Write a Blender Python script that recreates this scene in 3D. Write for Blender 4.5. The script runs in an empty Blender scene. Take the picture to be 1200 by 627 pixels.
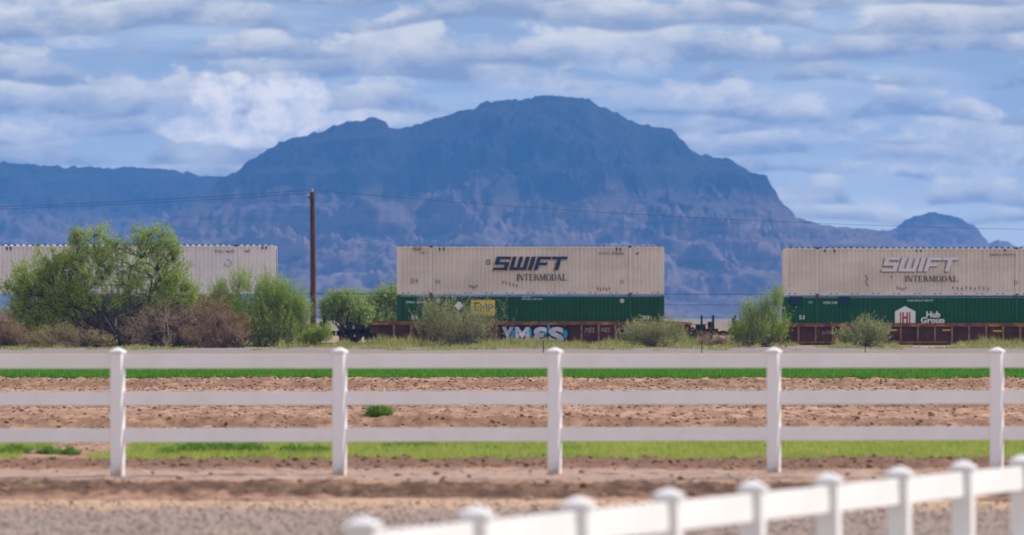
import bpy, math, random
import numpy as np
from mathutils import Vector

random.seed(7); rng = np.random.default_rng(7)
S = bpy.context.scene
COL = S.collection
R = math.radians
FPX = 9000.0          # focal length in photo pixels (1200 wide)
HZ = 371.0            # horizon row in the photo
CAMZ = 1.75

# ------------------------------------------------------------------ camera
cam = bpy.data.cameras.new('camera'); camo = bpy.data.objects.new('camera', cam); COL.objects.link(camo)
cam.sensor_width = 36; cam.lens = FPX/1200*36
camo.location = (0, 0, CAMZ); camo.rotation_euler = (R(90), 0, 0)
cam.shift_y = (HZ-313.5)/1200
cam.clip_start = .5; cam.clip_end = 80000
cam.dof.use_dof = True; cam.dof.focus_distance = 210; cam.dof.aperture_fstop = 4.3
S.camera = camo
S.view_settings.view_transform = 'Standard'; S.view_settings.look = 'None'
S.view_settings.gamma = 1; S.view_settings.use_curve_mapping = False
S.view_settings.exposure = 0.34

# ------------------------------------------------------------------ sun
SUN_EL = 44.0
SUN_AZ = 68.0         # degrees clockwise from +Y (the view direction) towards +X
sl = bpy.data.lights.new('sun', 'SUN'); sl.energy = 3.7; sl.angle = R(.5); sl.color = (1, .95, .87)
so = bpy.data.objects.new('sun', sl); COL.objects.link(so)
sd = Vector((math.sin(R(SUN_AZ))*math.cos(R(SUN_EL)), math.cos(R(SUN_AZ))*math.cos(R(SUN_EL)), math.sin(R(SUN_EL))))
so.rotation_euler = (-sd).to_track_quat('-Z', 'Y').to_euler(); so.location = (30, 30, 60)

def lin(c):
    return tuple((x/12.92 if x <= .04045 else ((x+.055)/1.055)**2.4) for x in [v/255 for v in c])

# ------------------------------------------------------------------ node expression helper
class E:
    def __init__(s, nt, sock): s.nt = nt; s.s = sock
    def _m(s, op, *o, clamp=False):
        n = s.nt.nodes.new('ShaderNodeMath'); n.operation = op; n.use_clamp = clamp
        for i, v in enumerate((s,)+o):
            if isinstance(v, E): s.nt.links.new(v.s, n.inputs[i])
            else: n.inputs[i].default_value = v
        return E(s.nt, n.outputs[0])
    def __add__(s, o): return s._m('ADD', o)
    __radd__ = __add__
    def __mul__(s, o): return s._m('MULTIPLY', o)
    __rmul__ = __mul__
    def __sub__(s, o): return s._m('SUBTRACT', o)
    def __rsub__(s, o): return (s*-1)+o
    def __truediv__(s, o): return s._m('DIVIDE', o)
    def clamp(s): return s._m('ADD', 0.0, clamp=True)
    def pow(s, p): return s._m('POWER', p)
    def abs(s): return s._m('ABSOLUTE')
    def mx(s, o): return s._m('MAXIMUM', o)
    def step(s, a, b):
        n = s.nt.nodes.new('ShaderNodeMapRange'); n.interpolation_type = 'SMOOTHSTEP'
        s.nt.links.new(s.s, n.inputs[0]); n.inputs[1].default_value = a; n.inputs[2].default_value = b
        return E(s.nt, n.outputs[0])
def const(nt, v):
    n = nt.nodes.new('ShaderNodeValue'); n.outputs[0].default_value = v; return E(nt, n.outputs[0])
def vec(nt, x, y, z=0.0):
    n = nt.nodes.new('ShaderNodeCombineXYZ')
    for i, v in enumerate((x, y, z)):
        if isinstance(v, E): nt.links.new(v.s, n.inputs[i])
        else: n.inputs[i].default_value = v
    return E(nt, n.outputs[0])
def noise(nt, v, scale=1.0, detail=4.0, rough=.55, dist=0.0):
    n = nt.nodes.new('ShaderNodeTexNoise'); n.inputs['Scale'].default_value = scale
    n.inputs['Detail'].default_value = detail; n.inputs['Roughness'].default_value = rough
    n.inputs['Distortion'].default_value = dist
    if v is not None: nt.links.new(v.s, n.inputs['Vector'])
    return E(nt, n.outputs[0])
def mix(nt, f, a, b):
    n = nt.nodes.new('ShaderNodeMix'); n.data_type = 'RGBA'
    if isinstance(f, E): nt.links.new(f.s, n.inputs[0])
    else: n.inputs[0].default_value = f
    for i, v in ((6, a), (7, b)):
        if isinstance(v, E): nt.links.new(v.s, n.inputs[i])
        else: n.inputs[i].default_value = (*v[:3], 1)
    return E(nt, n.outputs[2])

# ------------------------------------------------------------------ world: sky with cloud decks
W = bpy.data.worlds.new('World'); S.world = W; W.use_nodes = True
nt = W.node_tree; nt.nodes.clear()
out = nt.nodes.new('ShaderNodeOutputWorld'); bg = nt.nodes.new('ShaderNodeBackground')
nt.links.new(bg.outputs[0], out.inputs[0])
SKY = .11
bg.inputs[1].default_value = SKY
sky = nt.nodes.new('ShaderNodeTexSky'); sky.sky_type = 'NISHITA'; sky.sun_disc = False
sky.sun_elevation = R(SUN_EL); sky.sun_rotation = R(SUN_AZ); sky.dust_density = 1.0; sky.ozone_density = 1.5
nsky = E(nt, sky.outputs[0])
tc = nt.nodes.new('ShaderNodeTexCoord'); sp = nt.nodes.new('ShaderNodeSeparateXYZ')
nt.links.new(tc.outputs['Generated'], sp.inputs[0])
dx, dy, dz = (E(nt, sp.outputs[i]) for i in range(3))
U = dx._m('ARCTAN2', dy)*FPX + 600.0       # bearing and elevation on the sky, in 1/9000 rad
V = 371.0 - dz._m('ARCSINE')*FPX
def skc(c, k=1.0): return tuple(x*k/SKY for x in lin(c))
SKG = 1.0
base = mix(nt, V.step(40, 330), skc((156, 170, 186), SKG), skc((204, 213, 214), SKG))
# thin broad streaks
st = noise(nt, vec(nt, U*.0035, V*.022, 3.1), 1.0, 5, .55)
base = mix(nt, st.step(.42, .68)*.6, base, skc((208, 214, 216), SKG))
cur = base
layers = [ # base row, thickness, u frequency, seed, coverage shift
 (262, 24, .012, 11.3, .04), (240, 42, .0115, 5.2, .08), (215, 38, .0100, 8.7, .07),
 (191, 44, .0090, 2.9, .09), (166, 38, .0090, 15.1, .05), (141, 48, .0075, 21.7, .09),
 (100, 58, .0055, 33.3, .08), (70, 44, .0050, 41.9, .06), (36, 46, .0050, 52.4, .10), (6, 40, .0050, 63.8, .10), (-30, 60, .0040, 75.8, .12)]
for b, th, fr, sd_, cov in layers:
    wob = noise(nt, vec(nt, U*.012, sd_*3.0, .5), 1.0, 3, .5)
    big = noise(nt, vec(nt, U*(fr*.62), sd_, .2), 1.0, 2, .5)
    puff = noise(nt, vec(nt, U*.015, V*.028, sd_), 1.0, 6, .60)
    hgt = (big + (-.46+cov)).mx(-.1)*(th*6.0)            # height of the cloud's top over its base
    seg = noise(nt, vec(nt, U*.0045, sd_*5.0, 7.5), 1.0, 1, .4)
    t0 = (b - V) + (wob-.5)*7.0 + (seg-.5)*70.0                         # height over the flat base
    top = hgt + (puff-.5)*(th*2.3)
    a = (t0.step(-3.0, 4.0))*((top - t0).step(-6.0, 17.0))
    lit = (t0/(th*.75)).clamp().pow(1.1)*.85 + (puff-.5)*2.0
    colr = mix(nt, lit.clamp(), skc((144, 150, 162), SKG), skc((240, 232, 214), SKG))
    cur = mix(nt, (a*.86).clamp(), cur, colr)
# the big flat-topped cumulus
pf = noise(nt, vec(nt, U*.030, V*.036, 9.0), 1.0, 7, .62)
rr = None
for (cu, cv, ru, rv) in ((262, 112, 46, 30), (335, 118, 52, 38), (300, 150, 88, 24), (352, 142, 40, 26), (225, 152, 42, 16), (420, 138, 60, 10)):
    x1 = (U-float(cu))/float(ru); y1 = (V-float(cv))/float(rv); q = x1*x1+y1*y1
    rr = q if rr is None else rr._m('MINIMUM', q)
rr = rr + (pf-.5)*2.7
cm = (1.0-rr).step(-.25, .7)*V.step(81, 87)
tone = noise(nt, vec(nt, U*.03, V*.035, 4.0), 1.0, 6, .6)
cur = mix(nt, cm*.92, cur, mix(nt, tone.step(.22, .60), skc((186, 192, 202), SKG), skc((250, 238, 220), SKG*1.16)))
# shoulder puffs beside it
for (cu, cv, ru, rv, sd_) in ((215,140,60,22,1.0),(430,140,85,14,2.0),(740,68,60,24,3.0),(830,112,120,18,4.0),(1000,155,130,14,5.0),(1170,180,45,28,6.0),(620,95,60,14,7.0),(60,4,80,10,8.0),(90,50,45,9,9.0),(815,160,26,9,10.0),(1050,195,90,12,11.0),(920,232,60,14,12.0),(690,104,70,12,13.0),(50,150,70,22,14.)):
    pq = noise(nt, vec(nt, U*.028, V*.036, 20.0+sd_), 1.0, 5, .6)
    x1 = (U-float(cu))/float(ru); y1 = (V-float(cv))/float(rv)
    q = (x1*x1 + y1*y1) + (pq-.5)*3.2
    cur = mix(nt, (1.1-q).step(-.2, .9)*.62, cur, mix(nt, pq.step(.35, .65), skc((190, 196, 202), SKG), skc((244, 234, 218), SKG)))
# above the visible band: high sky, half clouded
gen = noise(nt, E(nt, tc.outputs['Generated']), 3.0, 5, .55)
high = mix(nt, gen.step(.34, .58)*.9, nsky, skc((222, 217, 224), 1.12))
cur = mix(nt, dz.step(.055, .13), cur, high)
cur = mix(nt, dz.step(0.0, -.03)*0.6, cur, skc((150, 140, 130), .5))
nt.links.new(cur.s, bg.inputs[0])

# ------------------------------------------------------------------ materials
MATS = {}
def mat(name, col, rough=.8, metal=0.0, fn=None, spec=.3):
    if name in MATS: return MATS[name]
    m = bpy.data.materials.new(name); m.use_nodes = True; t = m.node_tree
    b = t.nodes['Principled BSDF']; b.inputs['Roughness'].default_value = rough
    b.inputs['Metallic'].default_value = metal; b.inputs['Specular IOR Level'].default_value = spec
    b.inputs['Base Color'].default_value = (*col, 1)
    if fn: fn(t, b)
    MATS[name] = m; return m
def objco(t):
    n = t.nodes.new('ShaderNodeTexCoord'); return E(t, n.outputs['Object'])
def sep(t, v):
    n = t.nodes.new('ShaderNodeSeparateXYZ'); t.links.new(v.s, n.inputs[0]); return [E(t, n.outputs[i]) for i in range(3)]
def setc(t, b, c): t.links.new(c.s, b.inputs['Base Color'])
def bump(t, b, h, st=.3, d=.02):
    n = t.nodes.new('ShaderNodeBump'); n.inputs['Strength'].default_value = st; n.inputs['Distance'].default_value = d
    t.links.new(h.s, n.inputs['Height']); t.links.new(n.outputs[0], b.inputs['Normal'])
def mottled(c1, c2, scale=3.0, lo=.4, hi=.6, bm=0, stretch=(1, 1, 1), c3=None, s3=1.0, l3=.6, h3=.68):
    def f(t, b):
        x, y, z = sep(t, objco(t))
        v = vec(t, x*stretch[0], y*stretch[1], z*stretch[2])
        n = noise(t, v, scale, 6, .6)
        c = mix(t, n.step(lo, hi), c1, c2)
        if c3:
            n3 = noise(t, v, s3, 5, .6); c = mix(t, n3.step(l3, h3), c, c3)
        setc(t, b, c)
        if bm: bump(t, b, n, bm)
    return f
def leafmat(name, c1, c2, c3, trans=.35):
    if name in MATS: return MATS[name]
    m = bpy.data.materials.new(name); m.use_nodes = True; t = m.node_tree
    b = t.nodes['Principled BSDF']; b.inputs['Roughness'].default_value = .6; b.inputs['Specular IOR Level'].default_value = .25
    g = t.nodes.new('ShaderNodeNewGeometry'); rnd = E(t, g.outputs['Random Per Island'])
    n = noise(t, objco(t), .9, 4, .6)
    c = mix(t, n.step(.38, .62), c1, c2); c = mix(t, rnd.step(.45, 1.0)*.75, c, c3)
    setc(t, b, c)
    tr = t.nodes.new('ShaderNodeBsdfTranslucent'); t.links.new(c.s, tr.inputs[0])
    ms = t.nodes.new('ShaderNodeMixShader'); ms.inputs[0].default_value = trans
    t.links.new(b.outputs[0], ms.inputs[1]); t.links.new(tr.outputs[0], ms.inputs[2])
    t.links.new(ms.outputs[0], t.nodes['Material Output'].inputs[0])
    MATS[name] = m; return m

# ------------------------------------------------------------------ mesh helpers
def link(name, me, m=None, parent=None):
    o = bpy.data.objects.new(name, me); COL.objects.link(o)
    if m is not None: me.materials.append(m)
    if parent: o.parent = parent
    return o
def np_mesh(name, V_, F_, smooth=False):
    """V_ (n,3); F_ (m,k)"""
    me = bpy.data.meshes.new(name); V_ = np.asarray(V_, np.float32); F_ = np.asarray(F_, np.int32)
    me.vertices.add(len(V_)); me.vertices.foreach_set('co', V_.ravel())
    k = F_.shape[1]; me.loops.add(F_.size); me.loops.foreach_set('vertex_index', F_.ravel())
    me.polygons.add(len(F_)); me.polygons.foreach_set('loop_start', np.arange(0, F_.size, k, dtype=np.int32))
    me.polygons.foreach_set('loop_total', np.full(len(F_), k, np.int32))
    if smooth: me.polygons.foreach_set('use_smooth', np.ones(len(F_), bool))
    me.update(calc_edges=True); return me
def tag(o, label=None, cat=None, group=None, kind=None):
    if label: o['label'] = label
    if cat: o['category'] = cat
    if group: o['group'] = group
    if kind: o['kind'] = kind
    return o
def empty(name, loc, rz=0):
    o = bpy.data.objects.new(name, None); COL.objects.link(o); o.location = loc; o.rotation_euler = (0, 0, rz)
    o.empty_display_size = .3; return o
class MB:
    def __init__(s): s.v = []; s.f = []
    def quadbox(s, pts):   # 8 points: bottom 4 ccw, top 4 ccw
        n = len(s.v); s.v += [tuple(p) for p in pts]
        s.f += [(n+3,n+2,n+1,n), (n+4,n+5,n+6,n+7), (n,n+1,n+5,n+4), (n+1,n+2,n+6,n+5), (n+2,n+3,n+7,n+6), (n+3,n,n+4,n+7)]
        return s
    def box(s, x0, x1, y0, y1, z0, z1):
        return s.quadbox([(x0,y0,z0),(x1,y0,z0),(x1,y1,z0),(x0,y1,z0),(x0,y0,z1),(x1,y0,z1),(x1,y1,z1),(x0,y1,z1)])
    def cyl(s, c, r, h, ax='z', n=16, r2=None):
        r2 = r if r2 is None else r2; b = len(s.v); cx, cy, cz = c
        for k, (q, rr_) in enumerate(((0, r), (h, r2))):
            for i in range(n):
                a = 2*math.pi*i/n; u, v = rr_*math.cos(a), rr_*math.sin(a)
                s.v.append({'z': (cx+u, cy+v, cz+q), 'y': (cx+u, cy+q, cz+v), 'x': (cx+q, cy+u, cz+v)}[ax])
        for i in range(n):
            j = (i+1) % n; s.f.append((b+i, b+j, b+n+j, b+n+i))
        s.f.append(tuple(b+i for i in range(n))[::-1]); s.f.append(tuple(b+n+i for i in range(n))); return s
    def prism(s, poly, y0, y1):   # polygon in x,z extruded along y
        b = len(s.v); n = len(poly)
        s.v += [(x, y0, z) for x, z in poly] + [(x, y1, z) for x, z in poly]
        s.f.append(tuple(range(b, b+n))); s.f.append(tuple(range(b+2*n-1, b+n-1, -1)))
        for i in range(n):
            j = (i+1) % n; s.f.append((b+i, b+n+i, b+n+j, b+j))
        return s
    def tube(s, pts, r, n=6):
        pts = [Vector(p) for p in pts]; b = len(s.v)
        for i, p in enumerate(pts):
            d = (pts[min(i+1, len(pts)-1)]-pts[max(i-1, 0)]).normalized()
            a = d.orthogonal().normalized() if abs(d.z) > .9 else d.cross(Vector((0, 0, 1))).normalized()
            c = d.cross(a); rr_ = r[i] if isinstance(r, (list, tuple)) else r
            for k in range(n):
                t = 2*math.pi*k/n; s.v.append(tuple(p+a*rr_*math.cos(t)+c*rr_*math.sin(t)))
        for i in range(len(pts)-1):
            for k in range(n):
                j = (k+1) % n; s.f.append((b+i*n+k, b+i*n+j, b+(i+1)*n+j, b+(i+1)*n+k))
        s.f.append(tuple(b+k for k in range(n))[::-1]); s.f.append(tuple(b+(len(pts)-1)*n+k for k in range(n))); return s
    def mesh(s, name, bev=0):
        import bmesh
        me = bpy.data.meshes.new(name); me.from_pydata(s.v, [], s.f)
        bm = bmesh.new(); bm.from_mesh(me); bmesh.ops.recalc_face_normals(bm, faces=bm.faces)
        if bev: bmesh.ops.bevel(bm, geom=bm.edges[:], offset=bev, segments=2, affect='EDGES', clamp_overlap=True)
        bm.to_mesh(me); bm.free(); return me
    def build(s, name, m, parent=None, bev=0):
        return link(name, s.mesh(name, bev), m, parent)
def px(x, d): return (x-600.0)*d/FPX
def pz(y, d): return CAMZ+(HZ-y)*d/FPX

# numpy value noise
def vnoise(x, y, seed=0):
    xi = np.floor(x).astype(np.int64); yi = np.floor(y).astype(np.int64); fx = x-xi; fy = y-yi
    fx = fx*fx*(3-2*fx); fy = fy*fy*(3-2*fy)
    def h(a, b):
        n = (a*374761393 + b*668265263 + seed*2147483647) & 0xffffffff
        n = ((n ^ (n >> 13))*1274126177) & 0xffffffff
        return ((n ^ (n >> 16)) & 0xffffff)/float(0xffffff)
    return (h(xi,yi)*(1-fx)+h(xi+1,yi)*fx)*(1-fy)+(h(xi,yi+1)*(1-fx)+h(xi+1,yi+1)*fx)*fy
def fbm(x, y, oct=4, seed=0, gain=.5):
    r = 0; a = 1; t = 0
    for k in range(oct):
        r = r+a*vnoise(x, y, seed+k*17); t += a; a *= gain; x = x*2.03+13.1; y = y*2.03+7.7
    return r/t
def ridged(x, y, oct=5, seed=0, gain=.5):
    r = 0; a = 1; t = 0
    for k in range(oct):
        r = r+a*(1-np.abs(2*vnoise(x, y, seed+k*17)-1)); t += a; a *= gain; x = x*2.07+3.1; y = y*2.07+1.7
    return r/t
def grid(name, xs, ys, zf, m, smooth=False, parent=None):
    X, Y = np.meshgrid(xs, ys); Z = zf(X, Y)
    nx, ny = len(xs), len(ys); i = np.arange(nx*ny).reshape(ny, nx)
    F_ = np.stack([i[:-1,:-1], i[:-1,1:], i[1:,1:], i[1:,:-1]], -1).reshape(-1, 4)
    return link(name, np_mesh(name, np.stack([X, Y, Z], -1).reshape(-1, 3), F_, smooth), m, parent)

# ------------------------------------------------------------------ terrain
PROF = [(-500,-.6),(52,-.6),(60,-.06),(75.4,-.05),(76.2,-.045),(77.3,.06),(79.5,.045),(82.6,-.035),(83.4,-.03),(84.6,0.0),(91,0.0),(92.5,.03),(94,.0),(109,.0),
        (116,-.01),(118,.0),(119.6,.12),(123,.115),(137,.085),(140,.235),(146,.22),(178,.06),(181.2,.22),(186,.21),(300,.1),(360,0),(440,0),(446,.02),(1200,.02),(90000,0)]
PY = np.array([p[0] for p in PROF]); PZ = np.array([p[1] for p in PROF])
def prof(X, Y):
    Yw = Y + np.clip((Y-74)/20, 0, 1)*(fbm(X*.18, Y*0.02, 3, 5)-.5)*2.2
    return np.interp(Yw, PY, PZ)
def clodness(X, Y):
    """how cloddy the ground is"""
    c = np.interp(Y, [70,75.5,76.5,78,80,88,89.5,92.5,93.5,109,110,121,123,126,133,136.5,143,150,172,177,183,187,188],
                     [.05,.3,1.3,.9,.35,.4,.9,1.0,.25,.2,.9,1.0,.5,.25,.3,1.0,1.0,.45,.5,1.0,1.0,.4,.0])
    return c
def soilz(X, Y):
    z = prof(X, Y); c = clodness(X, Y)
    n1 = fbm(X*1.3, Y*.7, 3, 21)-.5; n2 = fbm(X*6, Y*3.0, 3, 31)-.5; n3 = np.clip(fbm(X*3.1, Y*1.5, 2, 41)-.52, 0, 1)
    fur = np.sin(Y*1.55+fbm(X*.12, Y*.08, 3, 77)*9)*np.clip((Y-110)/6, 0, 1)*(.5+fbm(X*.3, Y*.2, 2, 78))
    z = z+.055*fur
    n4 = fbm(X*14, Y*7.0, 2, 51)-.5
    return z + .035*n1*(.4+c) + c*(.08*n2 + .12*n3 + .07*n4)
def c8(*c): return lin(c)
def ground_mat(t, b):
    g = objco(t); x, y, z = sep(t, g)
    n = noise(t, vec(t, x*.5, y*.12, 0.0), 1.0, 4, .6); f = noise(t, g, 2.2, 6, .65)
    c = mix(t, n.step(.4, .62), (.30, .215, .15), (.24, .20, .12))
    c = mix(t, f.step(.5, .7)*.5, c, (.15, .11, .07))
    # stony road before the track
    rd = (y.step(366, 372))*(1-y.step(425, 436))
    c = mix(t, rd*.9, c, (.205, .175, .175))
    # open desert floor far behind
    c = mix(t, y.step(700, 1200), c, (.20, .16, .10))
    setc(t, b, c)
M_ground = mat('ground', (.3,.2,.15), .95, fn=ground_mat, spec=.1)
ys = np.concatenate([np.linspace(-400, 40, 8), np.arange(44, 84, 2.0), np.arange(84, 200, 2.5), np.arange(200, 460, 10), [600, 1000, 2000, 4000, 7000, 9000, 12000, 20000, 45000]])
xs = np.concatenate([[-30000, -8000, -2000, -500], np.arange(-100, 101, 5.0), [500, 2000, 8000, 30000]])
o = grid('ground', xs, ys, lambda X, Y: np.interp(Y, PY, PZ)-np.interp(Y, [0, 60, 120, 200, 206, 400], [.06,.12,.16,.16,.03,.0]), M_ground, True); tag(o, kind='structure')

def soil_mat(t, b):
    g = objco(t); x, y, z = sep(t, g)
    big = noise(t, vec(t, x*.25, y*.06, 0.), 1.0, 3, .5); f = noise(t, vec(t, x*5.0, y*1.3, z*14.0), 1.0, 7, .75); md = noise(t, vec(t, x*1.6, y*.6, z*3.0), 1.0, 5, .6)
    c = mix(t, md.step(.35, .65), (.40, .248, .172), (.275, .158, .105))
    c = mix(t, f.step(.46, .62)*.85, c, (.14, .075, .05))
    c = mix(t, (1-f).step(.56, .72)*.5, c, (.50, .36, .25))
    # shaded bank fronts painted into the soil colour, plus a dark clod band
    w = y + (big-.5)*3.0
    berm_shade = (w.step(75.6, 76.4)*(1-w.step(77.3, 78.3)))*(.5+f.step(.3,.6)*.5)  # near slope of the berm darkened to stand for its shade
    dark_clods = w.step(87.6, 89.2)*(1-w.step(93, 94.5))*.85
    for a_, b_ in ((117.2, 121.0), (136.0, 141.0), (176.0, 182.0)):
        c = mix(t, w.step(a_, a_+1.0)*(1-w.step(b_-.8, b_+.8))*(.25+md.step(.35, .6)*.5), c, (.18, .10, .062))  # painted shade on the ridge fronts that face the camera
    c = mix(t, berm_shade, c, (.085, .048, .032)); c = mix(t, dark_clods, c, (.15, .085, .058))
    c = mix(t, (w.step(60, 73.5)*0+1)*(1-w.step(74.2, 75.0))*.0, c, (.5,.4,.3))
    c = mix(t, w.step(78.5, 80)*(1-w.step(86, 88))*.6, c, (.36, .27, .225))
    rail_shadow = (y+(noise(t, vec(t, x*.22, 4.0, 0.), 1.0, 2, .5)-.5)*5.0)
    c = mix(t, rail_shadow.step(82.7, 83.0)*(1-rail_shadow.step(83.4, 83.8))*.75, c, (.17, .12, .10))  # fence rail shadow painted as a wavy dark line on the soil
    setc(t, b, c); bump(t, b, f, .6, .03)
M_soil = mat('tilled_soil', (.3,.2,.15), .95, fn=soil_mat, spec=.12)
def var_ys(a, b, s0, s1):
    r = [a]
    while r[-1] < b: r.append(r[-1]+s0+(s1-s0)*(r[-1]-a)/(b-a))
    r[-1] = b; return np.array(r)
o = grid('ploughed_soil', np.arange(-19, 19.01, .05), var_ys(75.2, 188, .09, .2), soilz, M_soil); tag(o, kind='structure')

def road_mat(t, b):
    g = objco(t); x, y, z = sep(t, g)
    f = noise(t, vec(t, x*24.0, y*8, z*9.0), 1.0, 6, .75); md = noise(t, vec(t, x*1.1, y*.45, 0.), 1.0, 5, .6)
    c = mix(t, md.step(.38, .62), (.285, .222, .192), (.335, .25, .205))
    c = mix(t, f.step(.5, .72)*.5, c, (.15, .11, .095)); c = mix(t, (1-f).step(.56, .72)*.4, c, (.48, .42, .40))
    w = y+(md-.5)*3.0
    c = mix(t, w.step(70.2, 72.6)*.92, c, (.48, .32, .205))
    setc(t, b, c); bump(t, b, f, .7, .03)
M_road = mat('gravel_road', (.3,.3,.3), .95, fn=road_mat, spec=.12)
o = grid('gravel_road', np.arange(-9, 9.01, .03), var_ys(56, 75.2, .06, .08), lambda X, Y: prof(X, Y)+.045*(fbm(X*.8, Y*.25, 3, 61)-.5)+.013*(fbm(X*11, Y*7, 3, 71)-.5)+(.004), M_road); tag(o, kind='structure')

# clods and pebbles
def rocks(name, n, xr, yr, size, zf, dens, m, kinds='stuff'):
    ph = (1+5**.5)/2
    iv = np.array([(-1,ph,0),(1,ph,0),(-1,-ph,0),(1,-ph,0),(0,-1,ph),(0,1,ph),(0,-1,-ph),(0,1,-ph),(ph,0,-1),(ph,0,1),(-ph,0,-1),(-ph,0,1)])/1.9
    jf = np.array([(0,11,5),(0,5,1),(0,1,7),(0,7,10),(0,10,11),(1,5,9),(5,11,4),(11,10,2),(10,7,6),(7,1,8),(3,9,4),(3,4,2),(3,2,6),(3,6,8),(3,8,9),(4,9,5),(2,4,11),(6,2,10),(8,6,7),(9,8,1)])
    X = rng.uniform(*xr, n*3); Y = rng.uniform(*yr, n*3); k = rng.random(n*3) < dens(X, Y); X = X[k][:n]; Y = Y[k][:n]; n = len(X)
    s = size[0]+(size[1]-size[0])*rng.random(n)**3.5
    Vv = iv[None]*(1+rng.uniform(-.35, .35, (n, 12, 1)))*s[:, None, None]*np.stack([rng.uniform(.8,1.5,n), rng.uniform(.8,1.5,n), rng.uniform(.5,.95,n)], -1)[:, None]
    Z = zf(X, Y)+s*.25
    Vv += np.stack([X, Y, Z], -1)[:, None]
    F_ = (jf[None]+(np.arange(n)*12)[:, None, None]).reshape(-1, 3)
    return tag(link(name, np_mesh(name, Vv.reshape(-1, 3), F_), m), kind='stuff')
def clod_mat(t, b):
    g = t.nodes.new('ShaderNodeNewGeometry'); rnd = E(t, g.outputs['Random Per Island'])
    c = mix(t, rnd, (.15, .088, .052), (.36, .24, .16)); x, y, z = sep(t, objco(t))
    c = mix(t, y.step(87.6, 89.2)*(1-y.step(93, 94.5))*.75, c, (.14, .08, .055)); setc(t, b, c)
M_clod = mat('soil_clods', (.3,.2,.15), .95, fn=clod_mat, spec=.1)
tag(rocks('soil_clods', 70000, (-18, 18), (75.6, 187), (.008, .038), soilz, lambda X, Y: np.where(Y < 87.5, .22, 1)*clodness(X, Y)*(1.1-.4*((Y > 93.5) & (Y < 109))), M_clod), 'reddish brown clods of earth strewn along the ploughed ridges', 'clods')
def peb_mat(t, b):
    g = t.nodes.new('ShaderNodeNewGeometry'); rnd = E(t, g.outputs['Random Per Island'])
    setc(t, b, mix(t, rnd, (.14, .10, .085), (.40, .33, .29)))
M_peb = mat('pebbles', (.3,.3,.3), .9, fn=peb_mat, spec=.2)
tag(rocks('pebbles', 40000, (-8.5, 8.5), (57, 75.5), (.005, .018), lambda X, Y: prof(X, Y)+.045*(fbm(X*.8, Y*.25, 3, 61)-.5)+.004, lambda X, Y: np.interp(Y, [56, 72, 74.5], [.9, .8, .15]), M_peb), 'loose grey stones scattered over the gravel road', 'pebbles')

# ------------------------------------------------------------------ grass and crops
def blades(n, xf, yf, zf, h, w, lean=.5, wsc=1.0):
    X = xf(n); Y = yf(n); Z = zf(X, Y)-.004; n = len(X)
    hh = rng.uniform(h[0], h[1], n); ang = rng.uniform(0, 2*np.pi, n); ww = rng.uniform(w[0], w[1], n)
    dxx, dyy = np.cos(ang)*ww/2, np.sin(ang)*ww/2; la = rng.uniform(0, 2*np.pi, n); lm = rng.uniform(0, lean, n)*hh
    P = np.stack([X, Y, Z], -1)
    a = P-np.stack([dxx, dyy, 0*X], -1); b = P+np.stack([dxx, dyy, 0*X], -1); c = P+np.stack([np.cos(la)*lm, np.sin(la)*lm, hh], -1)
    return np.stack([a, b, c], 1).reshape(-1, 3), np.arange(n*3).reshape(-1, 3)
M_grass = leafmat('verge_grass', (.20,.34,.045), (.36,.45,.07), (.42,.47,.13), .4)
M_crop = leafmat('crop', (.06,.20,.014), (.09,.25,.02), (.16,.33,.04), .35)
def gbase(c1, c2):
    return lambda t, b: setc(t, b, mix(t, noise(t, objco(t), 1.2, 5, .6).step(.4, .6), c1, c2))
M_gb = mat('grass_floor', (.1,.2,.03), .9, fn=gbase((.13,.21,.04), (.20,.22,.08)), spec=.1)
M_cb = mat('crop_floor', (.03,.13,.02), .9, fn=gbase((.05,.17,.012), (.07,.21,.018)), spec=.1)
def strip_ok(X, Y):
    """grass strip cover: full on the right, patchy to the left"""
    n = fbm(X*.9+3, Y*.10, 3, 91)
    u = X/Y*FPX+600
    return n + np.interp(u, [-100, 60, 170, 330, 420, 2000], [-.08, -.06, -.02, .06, .35, .5]) + np.interp(Y, [92, 93.5, 95.5, 97.5, 100, 109, 110.5], [-.25, .12, .10, .0, -.04, -.05, -.6]) > .49
n0 = 150000
X = rng.uniform(-13, 13, n0); Y = rng.uniform(92.3, 111, n0); k = strip_ok(X, Y); X = X[k]; Y = Y[k]
vv, ff = blades(len(X), lambda n: X, lambda n: Y, soilz, (.012, .10), (.008, .02), .9)
tag(link('grass', np_mesh('grass', vv, ff), M_grass), 'bright yellow-green grass strip growing just behind the white rail fence', 'grass', kind='stuff')
n0 = 230000
ydist = lambda n: 186.5+ (rng.random(n)**1.6)*100
vv, ff = blades(n0, lambda n: rng.uniform(-29, 29, n), ydist, lambda X, Y: prof(X, Y), (.09, .19), (.03, .07), .5)
tag(link('crop', np_mesh('crop', vv, ff), M_crop), 'vivid green young crop covering the field before the railway', 'crop', kind='stuff')
o = grid('crop_field', np.arange(-60, 61, 3.0), np.arange(187, 310, 5.0), lambda X, Y: prof(X, Y)+.02, M_cb, True); tag(o, kind='structure')

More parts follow.
